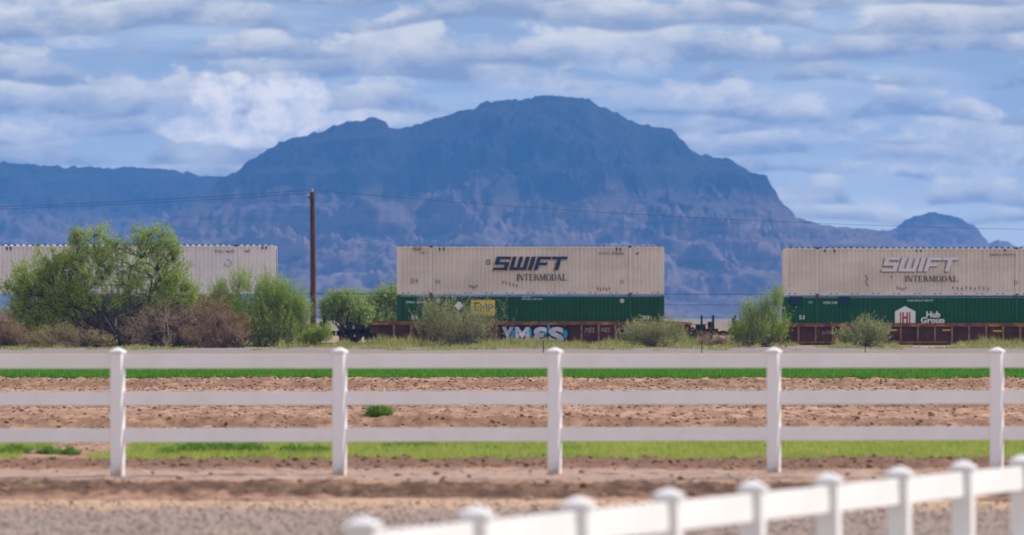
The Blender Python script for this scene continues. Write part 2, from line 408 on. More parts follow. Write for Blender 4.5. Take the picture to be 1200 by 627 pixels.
# ------------------------------------------------------------------ foliage generator
def tubes3(P0, P1, r0, r1):
    """arrays of segments -> 3 sided tapered tubes"""
    d = P1-P0; d /= np.linalg.norm(d, axis=1, keepdims=True)+1e-9
    ref = np.where(np.abs(d[:, 2:3]) > .9, np.array([[1., 0, 0]]), np.array([[0., 0, 1]]))
    a = np.cross(d, ref); a /= np.linalg.norm(a, axis=1, keepdims=True)+1e-9; c = np.cross(d, a)
    vs = []
    for P, r in ((P0, r0), (P1, r1)):
        for k in range(3):
            t = 2*np.pi*k/3; vs.append(P+(a*np.cos(t)+c*np.sin(t))*np.asarray(r).reshape(-1, 1))
    V_ = np.stack(vs, 1).reshape(-1, 3); n = len(P0); b = (np.arange(n)*6)[:, None]
    F_ = np.concatenate([b+np.array([[0, 1, 4, 3]]), b+np.array([[1, 2, 5, 4]]), b+np.array([[2, 0, 3, 5]])], 0)
    return V_, F_
def curved(P0, P1, r0, r1, bow, nseg=5):
    """bowed limbs from P0 to P1, as many segments"""
    A = []; B = []; RA = []; RB = []
    n = len(P0); off = rng.normal(0, 1, (n, 3))*bow
    off[:, 2] += bow*.8
    L = np.linalg.norm(P1-P0, axis=1, keepdims=True)
    jit = [rng.normal(0, .03, (n, 3))*L for _ in range(nseg+1)]; jit[0] *= 0; jit[-1] *= 0
    pt = lambda i: P0+(P1-P0)*(i/nseg)+off*L*(4*(i/nseg)*(1-i/nseg))*.5+jit[i]
    rad = lambda i: r0+(r1-r0)*(i/nseg)**.8
    for i in range(nseg):
        A.append(pt(i)); B.append(pt(i+1)); RA.append(rad(i)*np.ones(n)); RB.append(rad(i+1)*np.ones(n))
    return np.concatenate(A), np.concatenate(B), np.concatenate(RA), np.concatenate(RB)
def plant(name, label, cat, u, d, lobes, n_spray, leaf, lmat, smat, stem_r=.06, spread=.4, per=26, spray=.5, up=.6, group=None,
          twig=.010, parts=('stems', 'foliage'), nlimb=14, bare=0, gap=.42, seed=1, depth=1.0, zb=None, fluff=.16):
    """lobes: (u, v, ru, rv) in photo pixels at distance d -> real size round the plant's base"""
    k = d/FPX; bx = px(u, d); bz = 0.0 if zb is None else zb
    root = empty(name, (bx, d, bz)); tag(root, label, cat, group)
    L = np.array([((a-u)*k, CAMZ+(HZ-b)*k-bz, c*k, e*k) for a, b, c, e in lobes])
    area = L[:, 2]*L[:, 3]; pick = rng.choice(len(L), n_spray*4, p=area/area.sum())
    q = rng.normal(0, 1, (n_spray*4, 3)); q /= np.linalg.norm(q, axis=1, keepdims=True); rad = rng.random(n_spray*4)**(1/2.4)
    q *= rad[:, None]
    C_ = np.stack([L[pick, 0]+q[:, 0]*L[pick, 2], q[:, 1]*L[pick, 2]*depth, L[pick, 1]+q[:, 2]*L[pick, 3]], -1)
    g = fbm(C_[:, 0]*1.3+seed*3+C_[:, 1]*.7, C_[:, 2]*1.5+C_[:, 1]*.9+50, 3, 100+seed)
    C_ = C_[(g > gap) & (C_[:, 2] > .05)][:n_spray]; n = len(C_)
    D = C_-np.array([[0, 0, -.2]]); D /= np.linalg.norm(D, axis=1, keepdims=True)
    D = D*(1-up)+np.array([[0, 0, up]])+rng.normal(0, .28, (n, 3)); D /= np.linalg.norm(D, axis=1, keepdims=True)
    sl_ = spray*rng.uniform(.5, 1.3, n)
    # limbs: k-means-like: limb ends are some spray points, sprays attach to the nearest limb
    nl = min(nlimb, n); ends = C_[rng.choice(n, nl, replace=False)]; ends = ends*np.array([[.85, .85, .85]])
    b0 = rng.normal(0, 1, (nl, 3))*np.array([[spread, spread*.6, 0]])*.25
    A, B, ra, rb = curved(b0, ends, stem_r, stem_r*.25, .16, 6)
    segs = [(A, B, ra, rb)]
    nodes = np.concatenate([A[nl:], B[-nl:]])
    sub = C_[rng.choice(n, min(n, nl*7), replace=False)]
    ix = np.argmin(((sub[:, None]-nodes[None])**2).sum(-1), 1)
    A2, B2, a2, b2 = curved(nodes[ix], sub, stem_r*.3, stem_r*.1, .12, 3); segs.append((A2, B2, a2, b2))
    nodes2 = np.concatenate([nodes, B2])
    ix = np.argmin(((C_[:, None]-nodes2[None])**2).sum(-1), 1)
    near = np.linalg.norm(C_-nodes2[ix], axis=1) < spray*2.2
    segs.append(curved(nodes2[ix][near], C_[near], twig, twig*.7, .12, 2))
    segs.append((C_, C_+D*sl_[:, None], twig*.6*np.ones(n), twig*.25*np.ones(n)))
    if bare:
        m_ = rng.choice(n, min(n, bare)); e = C_[m_]+rng.normal(0, .35, (len(m_), 3))
        s0 = b0[rng.integers(0, nl, len(m_))]; segs.append(curved(s0, e, twig*1.4, twig*.5, .22, 4))
    A = np.concatenate([s[0] for s in segs]); B = np.concatenate([s[1] for s in segs]); ra = np.concatenate([s[2] for s in segs]); rb = np.concatenate([s[3] for s in segs])
    V_, F_ = tubes3(A, B, ra, rb)
    link(parts[0], np_mesh(parts[0], V_, F_), smat, root)
    if per:
        t = rng.random((n, per)); P = C_[:, None]+D[:, None]*(t*sl_[:, None])[..., None]+rng.normal(0, 1, (n, per, 3))*(spray*fluff)*(1.2-t)[..., None]
        P = P.reshape(-1, 3); P = P[P[:, 2] > .02]; m = len(P)
        a = rng.normal(0, 1, (m, 3)); a[:, 2] += .7; a /= np.linalg.norm(a, axis=1, keepdims=True)
        bb = np.cross(a, rng.normal(0, 1, (m, 3))); bb /= np.linalg.norm(bb, axis=1, keepdims=True)
        ll = rng.uniform(.6, 1.4, (m, 1))*leaf[0]; lw = rng.uniform(.6, 1.3, (m, 1))*leaf[1]
        V_ = np.stack([P-a*ll*.5, P+bb*lw*.5, P+a*ll*.5, P-bb*lw*.5], 1).reshape(-1, 3)
        link(parts[1], np_mesh(parts[1], V_, np.arange(m*4).reshape(-1, 4)), lmat, root)
    return root

# ------------------------------------------------------------------ mountains
def mountain(name, sil, D, xpad, cols, depthf, depthb, m, seed, step=2.0, gully=1.0, base=0.0, cliff=.75, fy=6.0):
    su = np.array([(a-600)*D/FPX for a, b in sil]); sz = np.array([CAMZ+(HZ-b)*D/FPX for a, b in sil])
    xs = np.arange(su[0]-xpad[0], su[-1]+xpad[1], step)
    ysf = np.linspace(-depthf, 0, int(depthf/fy)); ysb = np.linspace(0, depthb, 12)[1:]; ys = np.concatenate([ysf, ysb])
    def zf(X, Y):
        wx = (fbm(X*.004, Y*.004, 3, seed)-.5)*160*np.clip(-Y/250, 0, 1)      # spurs wander down the slope
        top = np.interp(X+wx, su, sz)
        top = top+(ridged(X*.045, Y*.03, 4, seed+3)-.62)*6+(fbm(X*.22, Y*.1, 2, seed+5)-.5)*3.5
        t = np.where(Y < 0, 1+Y/depthf, 1-Y/depthb)
        rel = np.where(Y < 0, cliff*t**1.6+(1-cliff)*(np.clip((t-.60)/.40, 0, 1)**.8), t**1.2)
        ww = (fbm(X*.006, Y*.005, 3, seed+7)-.5)*260; rg = ridged((X+ww)*.0078+Y*.0035, (Y+ww)*.0075+5, 5, seed+9, .58)-.62
        rg2 = ridged((X+ww*.5)*.022-Y*.008, Y*.018, 5, seed+19, .6)-.6
        fade = np.clip(-Y/140, 0, 1)
        amp = gully*np.clip(top/260, .15, 1.2)
        z = top*rel+fade*np.sin(np.clip(t, 0, 1)*np.pi)**.6*(rg*130*amp*np.clip(t*1.6, .45, 1)+(ridged((X+Y*.7)*.0035, Y*.0018, 2, seed+61)-.6)*70*amp+rg2*28*amp*np.clip((t-.25)*2.4, .14, 1.4))+fade*(fbm(X*.08, Y*.05, 3, seed+29)-.5)*9*amp
        # terraces of harder rock
        s_ = z/42.0; tr = (np.floor(s_)+np.clip((s_-np.floor(s_)-.35)/.5, 0, 1))*42.0
        kk = .62*np.clip((t-.22)*3, 0, 1)*np.clip(fbm(X*.004+9, Y*.004, 2, seed+33)*3-.8, 0, 1)*np.clip(-Y/60, 0, 1)
        z = z*(1-kk)+tr*kk
        return np.maximum(z, -4)+base
    o = grid(name, xs, ys+0.0, zf, m, True); o.location = (0, D, 0)
    return tag(o, kind='structure')
def rock_mat(dark, light, scree):
    def f(t, b):
        g = objco(t); x, y, z = sep(t, g)
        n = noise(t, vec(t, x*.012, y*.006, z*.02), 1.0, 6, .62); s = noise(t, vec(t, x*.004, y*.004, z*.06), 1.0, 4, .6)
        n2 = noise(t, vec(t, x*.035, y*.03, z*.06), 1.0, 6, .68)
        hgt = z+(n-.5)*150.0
        c = mix(t, n.step(.48, .7)*.6, light, scree); c = mix(t, hgt.step(105, 160), c, dark)  # cloud shadow over the upper slopes is put into the rock colour
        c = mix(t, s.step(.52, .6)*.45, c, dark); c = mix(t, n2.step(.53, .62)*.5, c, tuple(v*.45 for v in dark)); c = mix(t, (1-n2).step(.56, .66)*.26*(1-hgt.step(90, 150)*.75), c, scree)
        setc(t, b, c)
    return f
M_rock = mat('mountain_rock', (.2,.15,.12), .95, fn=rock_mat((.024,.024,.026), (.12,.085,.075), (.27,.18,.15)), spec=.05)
sil_left = [(-260,200),(-120,186),(-40,192),(0,190),(30,191),(60,194),(100,197),(130,196),(170,197),(200,199),(225,202),(245,206),(262,207),(275,204),(300,206),(360,215),(450,240),(560,290)]
sil_main = [(120,330),(190,262),(240,225),(262,208),(275,203),(287,192),(300,184),(314,174),(330,166),(350,161),(365,157),(380,152),(400,146),(412,141),(430,139),(445,139),(452,143),(456,149),(470,149),(485,146),(500,141),(520,136),(540,131),(556,124),(570,120),(590,118),(610,116),(625,113),(640,111),(655,112),(665,114),(678,116),(690,117),(698,123),(710,125),(722,133),(735,139),(750,146),(765,149),(776,147),(787,150),(795,160),(804,171),(812,180),(830,183),(850,184),(866,193),(880,203),(892,215),(900,224),(907,233),(908,240),(915,249),(925,254),(945,258),(960,263),(985,267),(1030,272),(1090,296),(1180,340),(1260,368)]
sil_right = [(860,330),(900,275),(925,256),(945,259),(960,264),(985,266),(1000,268),(1020,269),(1040,270),(1052,266),(1062,258),(1075,252),(1090,249),(1104,250),(1120,254),(1135,261),(1146,268),(1154,278),(1160,284),(1170,281),(1182,284),(1192,289),(1210,291),(1260,296),(1400,310)]
sil_knoll = [(980,310),(1010,298),(1030,290),(1048,283),(1062,277),(1072,278),(1085,284),(1100,290),(1130,300),(1180,315)]
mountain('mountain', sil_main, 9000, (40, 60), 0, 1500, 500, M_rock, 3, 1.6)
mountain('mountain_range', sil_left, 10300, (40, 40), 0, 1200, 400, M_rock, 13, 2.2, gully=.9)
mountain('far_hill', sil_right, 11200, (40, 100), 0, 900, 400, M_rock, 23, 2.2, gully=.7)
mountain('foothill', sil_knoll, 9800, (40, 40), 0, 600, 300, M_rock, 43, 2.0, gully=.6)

# ------------------------------------------------------------------ haze
hz = MB().box(-9000, 9000, -60, 12500, -6, 320).build('haze', None); hz.data.materials.clear()
hm = bpy.data.materials.new('haze'); hm.use_nodes = True; t = hm.node_tree; t.nodes.remove(t.nodes['Principled BSDF'])
pv = t.nodes.new('ShaderNodeVolumePrincipled'); pv.inputs['Color'].default_value = (.12, .40, 1.0, 1); pv.inputs['Density'].default_value = 7.2e-5
pv.inputs['Anisotropy'].default_value = .1
t.links.new(pv.outputs[0], t.nodes['Material Output'].inputs['Volume']); hz.data.materials.append(hm); tag(hz, 'blue air haze over the plain and mountains', 'haze', kind='stuff')

# ------------------------------------------------------------------ lettering helpers
def text_mesh(name, s, x0, x1, z0, z1, m, parent, y=-.006, shear=0, off=0.0, depth=.002):
    """writing fitted to a box on the front (-y) face"""
    cu = bpy.data.curves.new(name, 'FONT'); cu.body = s; cu.shear = shear; cu.offset = off; cu.extrude = 0; cu.resolution_u = 3
    to = bpy.data.objects.new(name, cu); COL.objects.link(to); dg = bpy.context.evaluated_depsgraph_get(); dg.update()
    me = bpy.data.meshes.new_from_object(to.evaluated_get(dg)); bpy.data.objects.remove(to)
    a = np.zeros(len(me.vertices)*3); me.vertices.foreach_get('co', a); a = a.reshape(-1, 3)
    mn, mxx = a.min(0), a.max(0)
    b = np.stack([x0+(a[:, 0]-mn[0])/(mxx[0]-mn[0])*(x1-x0), np.full(len(a), y), z0+(a[:, 1]-mn[1])/(mxx[1]-mn[1])*(z1-z0)], -1)
    me.vertices.foreach_set('co', b.ravel()); me.materials.clear(); me.update()
    return link(name, me, m, parent)
def polys(name, plist, m, parent, y=-.006, th=.002):
    """thin solid shapes (painted marks) on the front face, polygons in (x,z)"""
    b = MB()
    for p in plist: b.prism(p, y-th, y)
    return b.build(name, m, parent)
# heavy slanted capitals, unit height, drawn as polygons
def slab(glyph):
    G = {
     'S': ([[(.0,1),(.95,1),(.95,.80),(.0,.80)],[(.0,.80),(.28,.80),(.28,.60),(.0,.60)],[(.0,.60),(.95,.60),(.95,.40),(.0,.40)],[(.67,.40),(.95,.40),(.95,.20),(.67,.20)],[(.0,.20),(.95,.20),(.95,.0),(.0,.0)]], 1.0),
     'W': ([[(.0,1),(.26,1),(.26,.0),(.0,.0)],[(.26,.22),(.44,.22),(.44,.0),(.26,.0)],[(.44,1),(.68,1),(.68,.0),(.44,.0)],[(.68,.22),(.86,.22),(.86,.0),(.68,.0)],[(.86,1),(1.12,1),(1.12,.0),(.86,.0)]], 1.18),
     'I': ([[(.0,1),(.27,1),(.27,.0),(.0,.0)]], .34),
     'F': ([[(.0,1),(.26,1),(.26,.0),(.0,.0)],[(.26,1),(.92,1),(.92,.78),(.26,.78)],[(.26,.57),(.78,.57),(.78,.36),(.26,.36)]], .92),
     'T': ([[(.0,1),(1.0,1),(1.0,.78),(.0,.78)],[(.36,.78),(.63,.78),(.63,.0),(.36,.0)]], 1.0)}
    return G[glyph]
def slab_word(s, x0, x1, z0, z1, shear=.28):
    P = []; cx = 0
    for ch in s:
        g, w = slab(ch); P += [[(x+cx+shear*z, z) for x, z in p] for p in g]; cx += w+.05
    mx_ = max(x for p in P for x, z in p)
    return [[(x0+x/mx_*(x1-x0), z0+z*(z1-z0)) for x, z in p] for p in P]
def serif_word(s, x0, x1, z0, z1):
    T, t_, f = .17, .075, .055      # thick, thin, serif
    def v(x, w, a=0, b=1): return [(x, a), (x+w, a), (x+w, b), (x, b)]
    def sf(x, w, z): return [(x-.07, z), (x+w+.07, z), (x+w+.07, z+f), (x-.07, z+f)]
    def ring(cx, cz, rx, rz, wx, wz, a0=0, a1=360, n=14):
        r_ = []
        for i in range(n):
            p, q = R(a0+(a1-a0)*i/n), R(a0+(a1-a0)*(i+1)/n)
            r_.append([(cx+rx*math.cos(p), cz+rz*math.sin(p)), (cx+rx*math.cos(q), cz+rz*math.sin(q)), (cx+(rx-wx)*math.cos(q), cz+(rz-wz)*math.sin(q)), (cx+(rx-wx)*math.cos(p), cz+(rz-wz)*math.sin(p))])
        return r_
    G = {'I': ([v(.07,T), sf(.07,T,-.001), sf(.07,T,1-f+.001)], .31),
     'N': ([v(.07,t_), sf(.07,t_,0), sf(.07,t_,1-f), [(.07,1),(.27,1),(.85,0),(.65,0)], v(.78,t_), sf(.78,t_,1-f)], .95),
     'T': ([v(.33,T), sf(.33,T,0), [(0,1-t_),(.83,1-t_),(.83,1),(0,1)], [(0,.76),(.06,.76),(.06,1),(0,1)], [(.77,.76),(.83,.76),(.83,1),(.77,1)]], .86),
     'E': ([v(.08,T), [(0,0),(.72,0),(.72,t_),(0,t_)], [(0,1-t_),(.68,1-t_),(.68,1),(0,1)], [(.2,.47),(.52,.47),(.52,.47+t_),(.2,.47+t_)], [(.67,0),(.74,0),(.74,.24),(.67,.2)], [(.62,.78),(.68,.76),(.68,1),(.62,1)]], .8),
     'R': ([v(.08,T), sf(.08,T,0), [(0,1-f),(.4,1-f),(.4,1),(0,1)], [(.25,.46),(.4,.46),(.4,.53),(.25,.53)], [(.38,.5),(.56,.5),(.92,0),(.72,0)]]+ring(.38,.73,.30,.27,.16,.06,-90,90,8), .92),
     'M': ([v(.08,t_), sf(.08,t_,0), [(.06,1),(.26,1),(.6,.05),(.5,.05)], [(.5,.05),(.58,.05),(.95,1),(.84,1)], v(.87,T), sf(.87,T,0), sf(.87,T,1-f), [(0,1-f),(.2,1-f),(.2,1),(0,1)]], 1.13),
     'O': (ring(.45,.5,.44,.52,.17,.06,0,360,20), .92),
     'D': ([v(.08,T), [(0,0),(.4,0),(.4,f),(0,f)], [(0,1-f),(.4,1-f),(.4,1),(0,1)]]+ring(.4,.5,.46,.5,.17,.06,-90,90,12), .9),
     'A': ([[(.36,1),(.46,1),(.14,0),(.07,0)], [(.36,1),(.48,1),(.88,0),(.68,0)], [(.2,.3),(.68,.3),(.68,.36),(.22,.36)], [(0,0),(.24,0),(.24,f),(0,f)], [(.6,0),(.95,0),(.95,f),(.6,f)]], .95),
     'L': ([v(.08,T), sf(.08,T,1-f), [(0,0),(.72,0),(.72,t_),(0,t_)], [(.66,0),(.73,0),(.73,.26),(.66,.2)]], .76)}
    P = []; cx = 0
    for ch in s:
        g, w = G[ch]; P += [[(x+cx, z) for x, z in p] for p in g]; cx += w+.06
    mx_ = max(x for p in P for x, z in p)
    return [[(x0+x/mx_*(x1-x0), z0+z*(z1-z0)) for x, z in p] for p in P]

# ------------------------------------------------------------------ containers
TD = 464.0; K = TD/FPX
def tx(u): return px(u, TD)
def tz(v): return pz(v, TD)
def cont_mat(name, c1, c2, rust, amt=.6, hi=.66):
    def f(t, b):
        g = objco(t); x, y, z = sep(t, g)
        n = noise(t, vec(t, x*.35, y*.35, z*.5), 1.0, 5, .6); st_ = noise(t, vec(t, x*5.0, y*5.0, z*.35), 1.0, 5, .65); sp_ = noise(t, vec(t, x*2.2, y*2.2, z*2.6), 1.0, 6, .72)
        c = mix(t, n.step(.35, .65), c1, c2); c = mix(t, st_.step(.52, .72)*.35, c, tuple(v*.6 for v in c1))
        c = mix(t, sp_.step(hi, hi+.06)*amt, c, rust); setc(t, b, c)
    return mat(name, c1, .55, fn=f)
M_cream = cont_mat('cream_steel', (.72,.62,.56), (.61,.52,.465), (.20,.10,.05))
M_grey = cont_mat('pale_grey_steel', (.78,.72,.72), (.70,.65,.66), (.25,.15,.10), .3, .7)
M_green = cont_mat('green_steel', (.008,.068,.022), (.011,.085,.030), (.05,.06,.04), .5, .68)
M_green2 = cont_mat('bright_green_steel', (.006,.078,.026), (.008,.092,.032), (.04,.06,.04), .4, .7)
M_blue = cont_mat('blue_steel', (.02,.07,.20), (.03,.09,.24), (.1,.06,.04), .4, .68)
M_dark = mat('dark_steel', (.03,.03,.03), .7)
M_rustdk = mat('rust_mark', (.11,.055,.03), .9)
M_white = mat('white_lettering', (.72,.72,.70), .6); M_navy = mat('navy_lettering', (.006,.035,.11), .5)
M_gold = mat('gold_lettering', (.60,.36,.10), .5); M_black = mat('black_lettering', (.02,.03,.05), .6)
M_fade = mat('faded_white_lettering', (.66,.62,.66), .6); M_fadesh = mat('faded_brown_lettering', (.24,.15,.11), .7)
M_teal = mat('teal_band', (.10,.22,.30), .6)
M_yel = mat('yellow_panel', (.8,.50,.02), .6, fn=mottled((.8,.50,.02), (.68,.42,.03), 2.0)); M_red = mat('red_lettering', (.35,.02,.06), .6)
def corrugated(name, L, H, pitch, dep, m, parent, y, flat0=.5, z0=0, x0=0, wall=.03, inv=1):
    """a trapezoid corrugated wall in the xz plane, outer crest at y"""
    xs = [0.0, flat0]; ds = [0.0, 0.0]; n = int((L-2*flat0)/pitch); p = (L-2*flat0)/n
    for i in range(n):
        a = flat0+i*p; xs += [a+p*.12, a+p*.26, a+p*.60, a+p*.74, a+p]; ds += [0, dep, dep, 0, 0]
    xs += [L]; ds += [0]
    m_ = len(xs); V_ = []
    for z in (z0, z0+H):
        V_ += [(x0+x, y+inv*d, z) for x, d in zip(xs, ds)]
    F_ = [(i, i+1, m_+i+1, m_+i) if inv > 0 else (i+1, i, m_+i, m_+i+1) for i in range(m_-1)]
    me = bpy.data.meshes.new(name); me.from_pydata(V_, [], F_)
    return link(name, me, m, parent)
def container(label, u0, u1, z0, z1, m, railm=None, cat='shipping container', group=None, teal=True, dots=True):
    L = (u1-u0)*K; Wd = 2.59; H = z1-z0; railm = railm or m
    r = empty('shipping_container', (tx(u0), TD, z0)); tag(r, label, cat, group)
    corrugated('side_wall', L-.24, H-.30, .245, .055, m, r, .012, .14, .17, .12)
    corrugated('side_wall', L-.24, H-.30, .245, .055, m, r, Wd-.012, .14, .17, .12, inv=-1)
    e = MB(); e.box(.03, .118, .121, Wd-.121, .17, H-.14)
    for k in range(9): e.box(.0, .028, .2+k*.25, .32+k*.25, .2, H-.2)
    e.build('end_wall', m, r)
    for s_ in (0, 1):
        d = MB(); y0 = .125+s_*(Wd/2-.125); y1 = Wd/2-.004 if s_ == 0 else Wd-.125
        d.box(L-.10, L-.04, y0, y1, .171, H-.141); dd = d.build('door', m, r)
        q = MB(); q.tube([(L-.02, (y0+y1)/2, .2), (L-.02, (y0+y1)/2, H-.2)], .018); q.build('locking_bar', M_dark, dd)
    # roof with cross corrugations
    n = int((L-.4)/.36); V_ = []; xsq = [0.02]; zq = [0.]
    for i in range(n):
        a = .2+i*(L-.4)/n; p = (L-.4)/n; xsq += [a+p*.2, a+p*.35, a+p*.7, a+p*.85]; zq += [0, .06, .06, 0]
    xsq += [L-.02]; zq += [0.]; mm = len(xsq)
    V_ = [(x, -.0, H-.028+z) for x, z in zip(xsq, zq)]+[(x, Wd, H-.028+z) for x, z in zip(xsq, zq)]
    me = bpy.data.meshes.new('roof'); me.from_pydata(V_, [], [(i, i+1, mm+i+1, mm+i) for i in range(mm-1)]); link('roof', me, M_roof, r)
    for y0, y1 in ((0.0, .09), (Wd-.09, Wd)):
        MB().box(.01, L-.01, y0-.004, y1, H-.13, H-.03).build('top_rail', railm, r)
    for k_, (y0, y1) in enumerate(((-.004, .12), (Wd-.12, Wd+.004))):
        br = MB().box(.01, L-.01, y0, y1, .02, .17).build('bottom_rail', railm, r)
        if k_ == 0 and dots:
            nn = int(L/1.24)
            for i in range(nn):
                xx = .55+i*(L-1.1)/(nn-1)
                for o_ in (-.16, .16): MB().box(xx+o_-.06, xx+o_+.06, -.009, -.0045, .075, .125).build('lashing_slot', M_rustdk, br)
    fl = MB().box(.06, L-.06, .125, Wd-.125, .05, .11).build('floor', M_dark, r)
    for xx in (.0, L-.12):
        for y0, y1 in ((-.006, .12), (Wd-.12, Wd+.006)):
            MB().box(xx, xx+.12, y0, y1, .172, H-.132).build('corner_post', railm, r)
            for zz in ((.0, .17), (H-.13, H-.0)):
                pass
    off = (L-12.19)/2
    for xx in (off, L-off-.16):
        for y0, y1 in ((-.018, .05), (Wd-.05, Wd+.018)):
            cp = MB().box(xx, xx+.16, y0, y1, .10, H-.09).build('support_post', railm, r)
            for z0_, z1_ in ((-.0, .098), (H-.088, H+.03)):
                MB().box(xx-.01, xx+.17, y0-.012, y1+.01, z0_, z1_).build('corner_casting', M_cast, cp)
    if teal: MB().box(.2, L-.2, -.012, -.005, H-.105, H-.05).build('edge_strip', M_teal, r)
    r['L'] = L
    return r, L, H
M_roof = mat('roof_steel', (.55,.54,.52), .45, fn=mottled((.6,.59,.57), (.5,.48,.46), 1.5)); M_cast = mat('casting_steel', (.07,.05,.045), .8, fn=mottled((.05,.04,.035), (.14,.07,.05), 3))
def P(u, z_ref): return None
def lx(r, u): return tx(u)-r.location.x
def lz(r, v): return tz(v)-r.location.z
def mark(r, name, plist, m, y=-.02):
    if name in ('stencil_mark', 'rust_streak', 'patch', 'rust_patch'): return [polys(name, [p], m, r, y) for p in plist]
    return polys(name, plist, m, r, y)
def rect(r, u0, u1, v0, v1): return [(lx(r, u0), lz(r, v1)), (lx(r, u1), lz(r, v1)), (lx(r, u1), lz(r, v0)), (lx(r, u0), lz(r, v0))]
def txt(r, s, u0, u1, v0, v1, m, y=-.02, **k): return text_mesh('lettering', s, lx(r, u0), lx(r, u1), lz(r, v1), lz(r, v0), m, r, y, **k)

ZT, ZM, ZB = tz(288.5), tz(345.0), .22
# upper middle
cm_, L, H = container('weathered cream container with navy slanted lettering, atop the dark green one in mid picture', 465, 778.5, ZM, ZT, M_cream, group='containers stacked on the train', teal=False)
mark(cm_, 'lettering', slab_word('SWIFT', lx(cm_, 575.6), lx(cm_, 664), lz(cm_, 317.9), lz(cm_, 301.9)), M_gold, -.020)
mark(cm_, 'lettering', slab_word('SWIFT', lx(cm_, 577.2), lx(cm_, 665.4), lz(cm_, 316.8), lz(cm_, 300.7)), M_navy, -.026)
mark(cm_, 'lettering', serif_word('INTERMODAL', lx(cm_, 605.2), lx(cm_, 664), lz(cm_, 328.8), lz(cm_, 321.2)), M_black)
txt(cm_, '53 ft', 480.5, 490, 326.5, 332, M_black); txt(cm_, 'SWFU 794028', 702, 731, 295.8, 298.6, M_navy); txt(cm_, '4P', 744, 749, 296, 298.6, M_black)
txt(cm_, '0', 569.5, 574.5, 304, 310.5, M_black)
txt(cm_, '53', 510.5, 515.5, 328, 332, M_black); txt(cm_, '53', 726.5, 731, 328, 332.5, M_black)
mark(cm_, 'stencil_mark', [rect(cm_, 514.4, 515.8, 289.8, 294), rect(cm_, 519.3, 520.7, 289.8, 294), rect(cm_, 721.8, 723.2, 290, 294.2), rect(cm_, 725.8, 727.2, 290, 294.2)], M_dark)
mark(cm_, 'rust_patch', [rect(cm_, 484, 494, 289.8, 293.6), rect(cm_, 493, 498, 295.5, 297)], mat('rust_patch', (.36,.22,.12), .9))
rb = [(550+i*2.6, 333.5+(i % 3)*.9) for i in range(4)]+[(589+i*4, 329+i*1.1) for i in range(5)]+[(700+i*3.4, 336.6+(i%2)) for i in range(5)]
mark(cm_, 'rust_streak', [rect(cm_, a, a+1.1, b, b+3.2) for a, b in rb], M_rustdk)
# lower middle
cl_, L, H = container('dark green container with yellow square panel, under the cream one in mid picture', 465, 778.5, ZB, ZM-.05, M_green, group='containers stacked on the train')
txt(cl_, 'EMHU 281041', 476, 499.5, 352.8, 355.6, M_white); txt(cl_, '53', 482, 489.5, 370, 374.2, M_white, off=.015); txt(cl_, '53', 753.5, 761, 370, 374.4, M_white, off=.015)
mark(cl_, 'diamond_placard', [[(lx(cl_, 537.6-5.2), lz(cl_, 358.3)), (lx(cl_, 537.6), lz(cl_, 363.5)), (lx(cl_, 537.6+5.2), lz(cl_, 358.3)), (lx(cl_, 537.6), lz(cl_, 353))]], M_white)
yp = mark(cl_, 'yellow_panel', [rect(cl_, 552.3, 580, 351.6, 369.6)], M_yel)
txt(cl_, 'E', 555.5, 562, 354.4, 364, mat('brown_lettering', (.07,.04,.02), .6), -.026, off=.02); txt(cl_, 'M', 562.6, 571.2, 356.4, 365.3, mat('blue_lettering', (.02,.10,.33), .5), -.026); txt(cl_, 'P', 572.2, 578, 356.4, 365.3, MATS['blue_lettering'], -.026)
mark(cl_, 'round_sticker', [[(lx(cl_, 513.5+2.6*math.cos(a*.628)), lz(cl_, 352.3+2.8*math.sin(a*.628))) for a in range(10)]], mat('grey_sticker', (.42,.44,.42), .6))
mark(cl_, 'round_sticker', [[(lx(cl_, 729+2.8*math.cos(a*.628)), lz(cl_, 352.5+2.6*math.sin(a*.628))) for a in range(10)]], MATS['grey_sticker'])
txt(cl_, 'MAX GR', 612, 622, 346.8, 348.6, M_white); txt(cl_, 'EMHU 281041', 612, 636, 349.6, 351.4, M_white)
# upper right
cr_, L, H = container('cream container with faded white slanted lettering, at the right edge of the picture', 918, 1231.5, ZM-.06, ZT-.10, M_cream, group='containers stacked on the train', teal=False)
mark(cr_, 'lettering', slab_word('SWIFT', lx(cr_, 1031.2), lx(cr_, 1122.6), lz(cr_, 319.4), lz(cr_, 302.6)), M_fadesh, -.020)
mark(cr_, 'lettering', slab_word('SWIFT', lx(cr_, 1032.8), lx(cr_, 1124.2), lz(cr_, 318.2), lz(cr_, 301.2)), M_fade, -.026)
mark(cr_, 'lettering', serif_word('INTERMODAL', lx(cr_, 1060.4), lx(cr_, 1122), lz(cr_, 330.2), lz(cr_, 323.2)), M_black)
txt(cr_, 'SWFU 797715', 1160, 1190, 297.4, 300.4, M_navy); txt(cr_, '53', 1188, 1192.4, 329, 333.6, M_black)
mark(cr_, 'stencil_mark', [rect(cr_, 966, 967.4, 292, 296), rect(cr_, 977, 978.4, 292, 296), rect(cr_, 1073, 1074.6, 292.5, 295), rect(cr_, 1078.4, 1080, 292.5, 295), rect(cr_, 1177, 1178.4, 291.5, 295)], M_dark)
rb = [(1051+i*3.3, 336+(i % 3)*.8) for i in range(4)]+[(1116+i*5.2, 335.8+(i%3)*.7) for i in range(9)]+[(1014+(i%2)*1.6, 322+i*3.5) for i in range(4)]+[(1041, 309), (1044, 323)]
mark(cr_, 'rust_streak', [rect(cr_, a, a+1.1, b, b+2.8) for a, b in rb], M_rustdk)
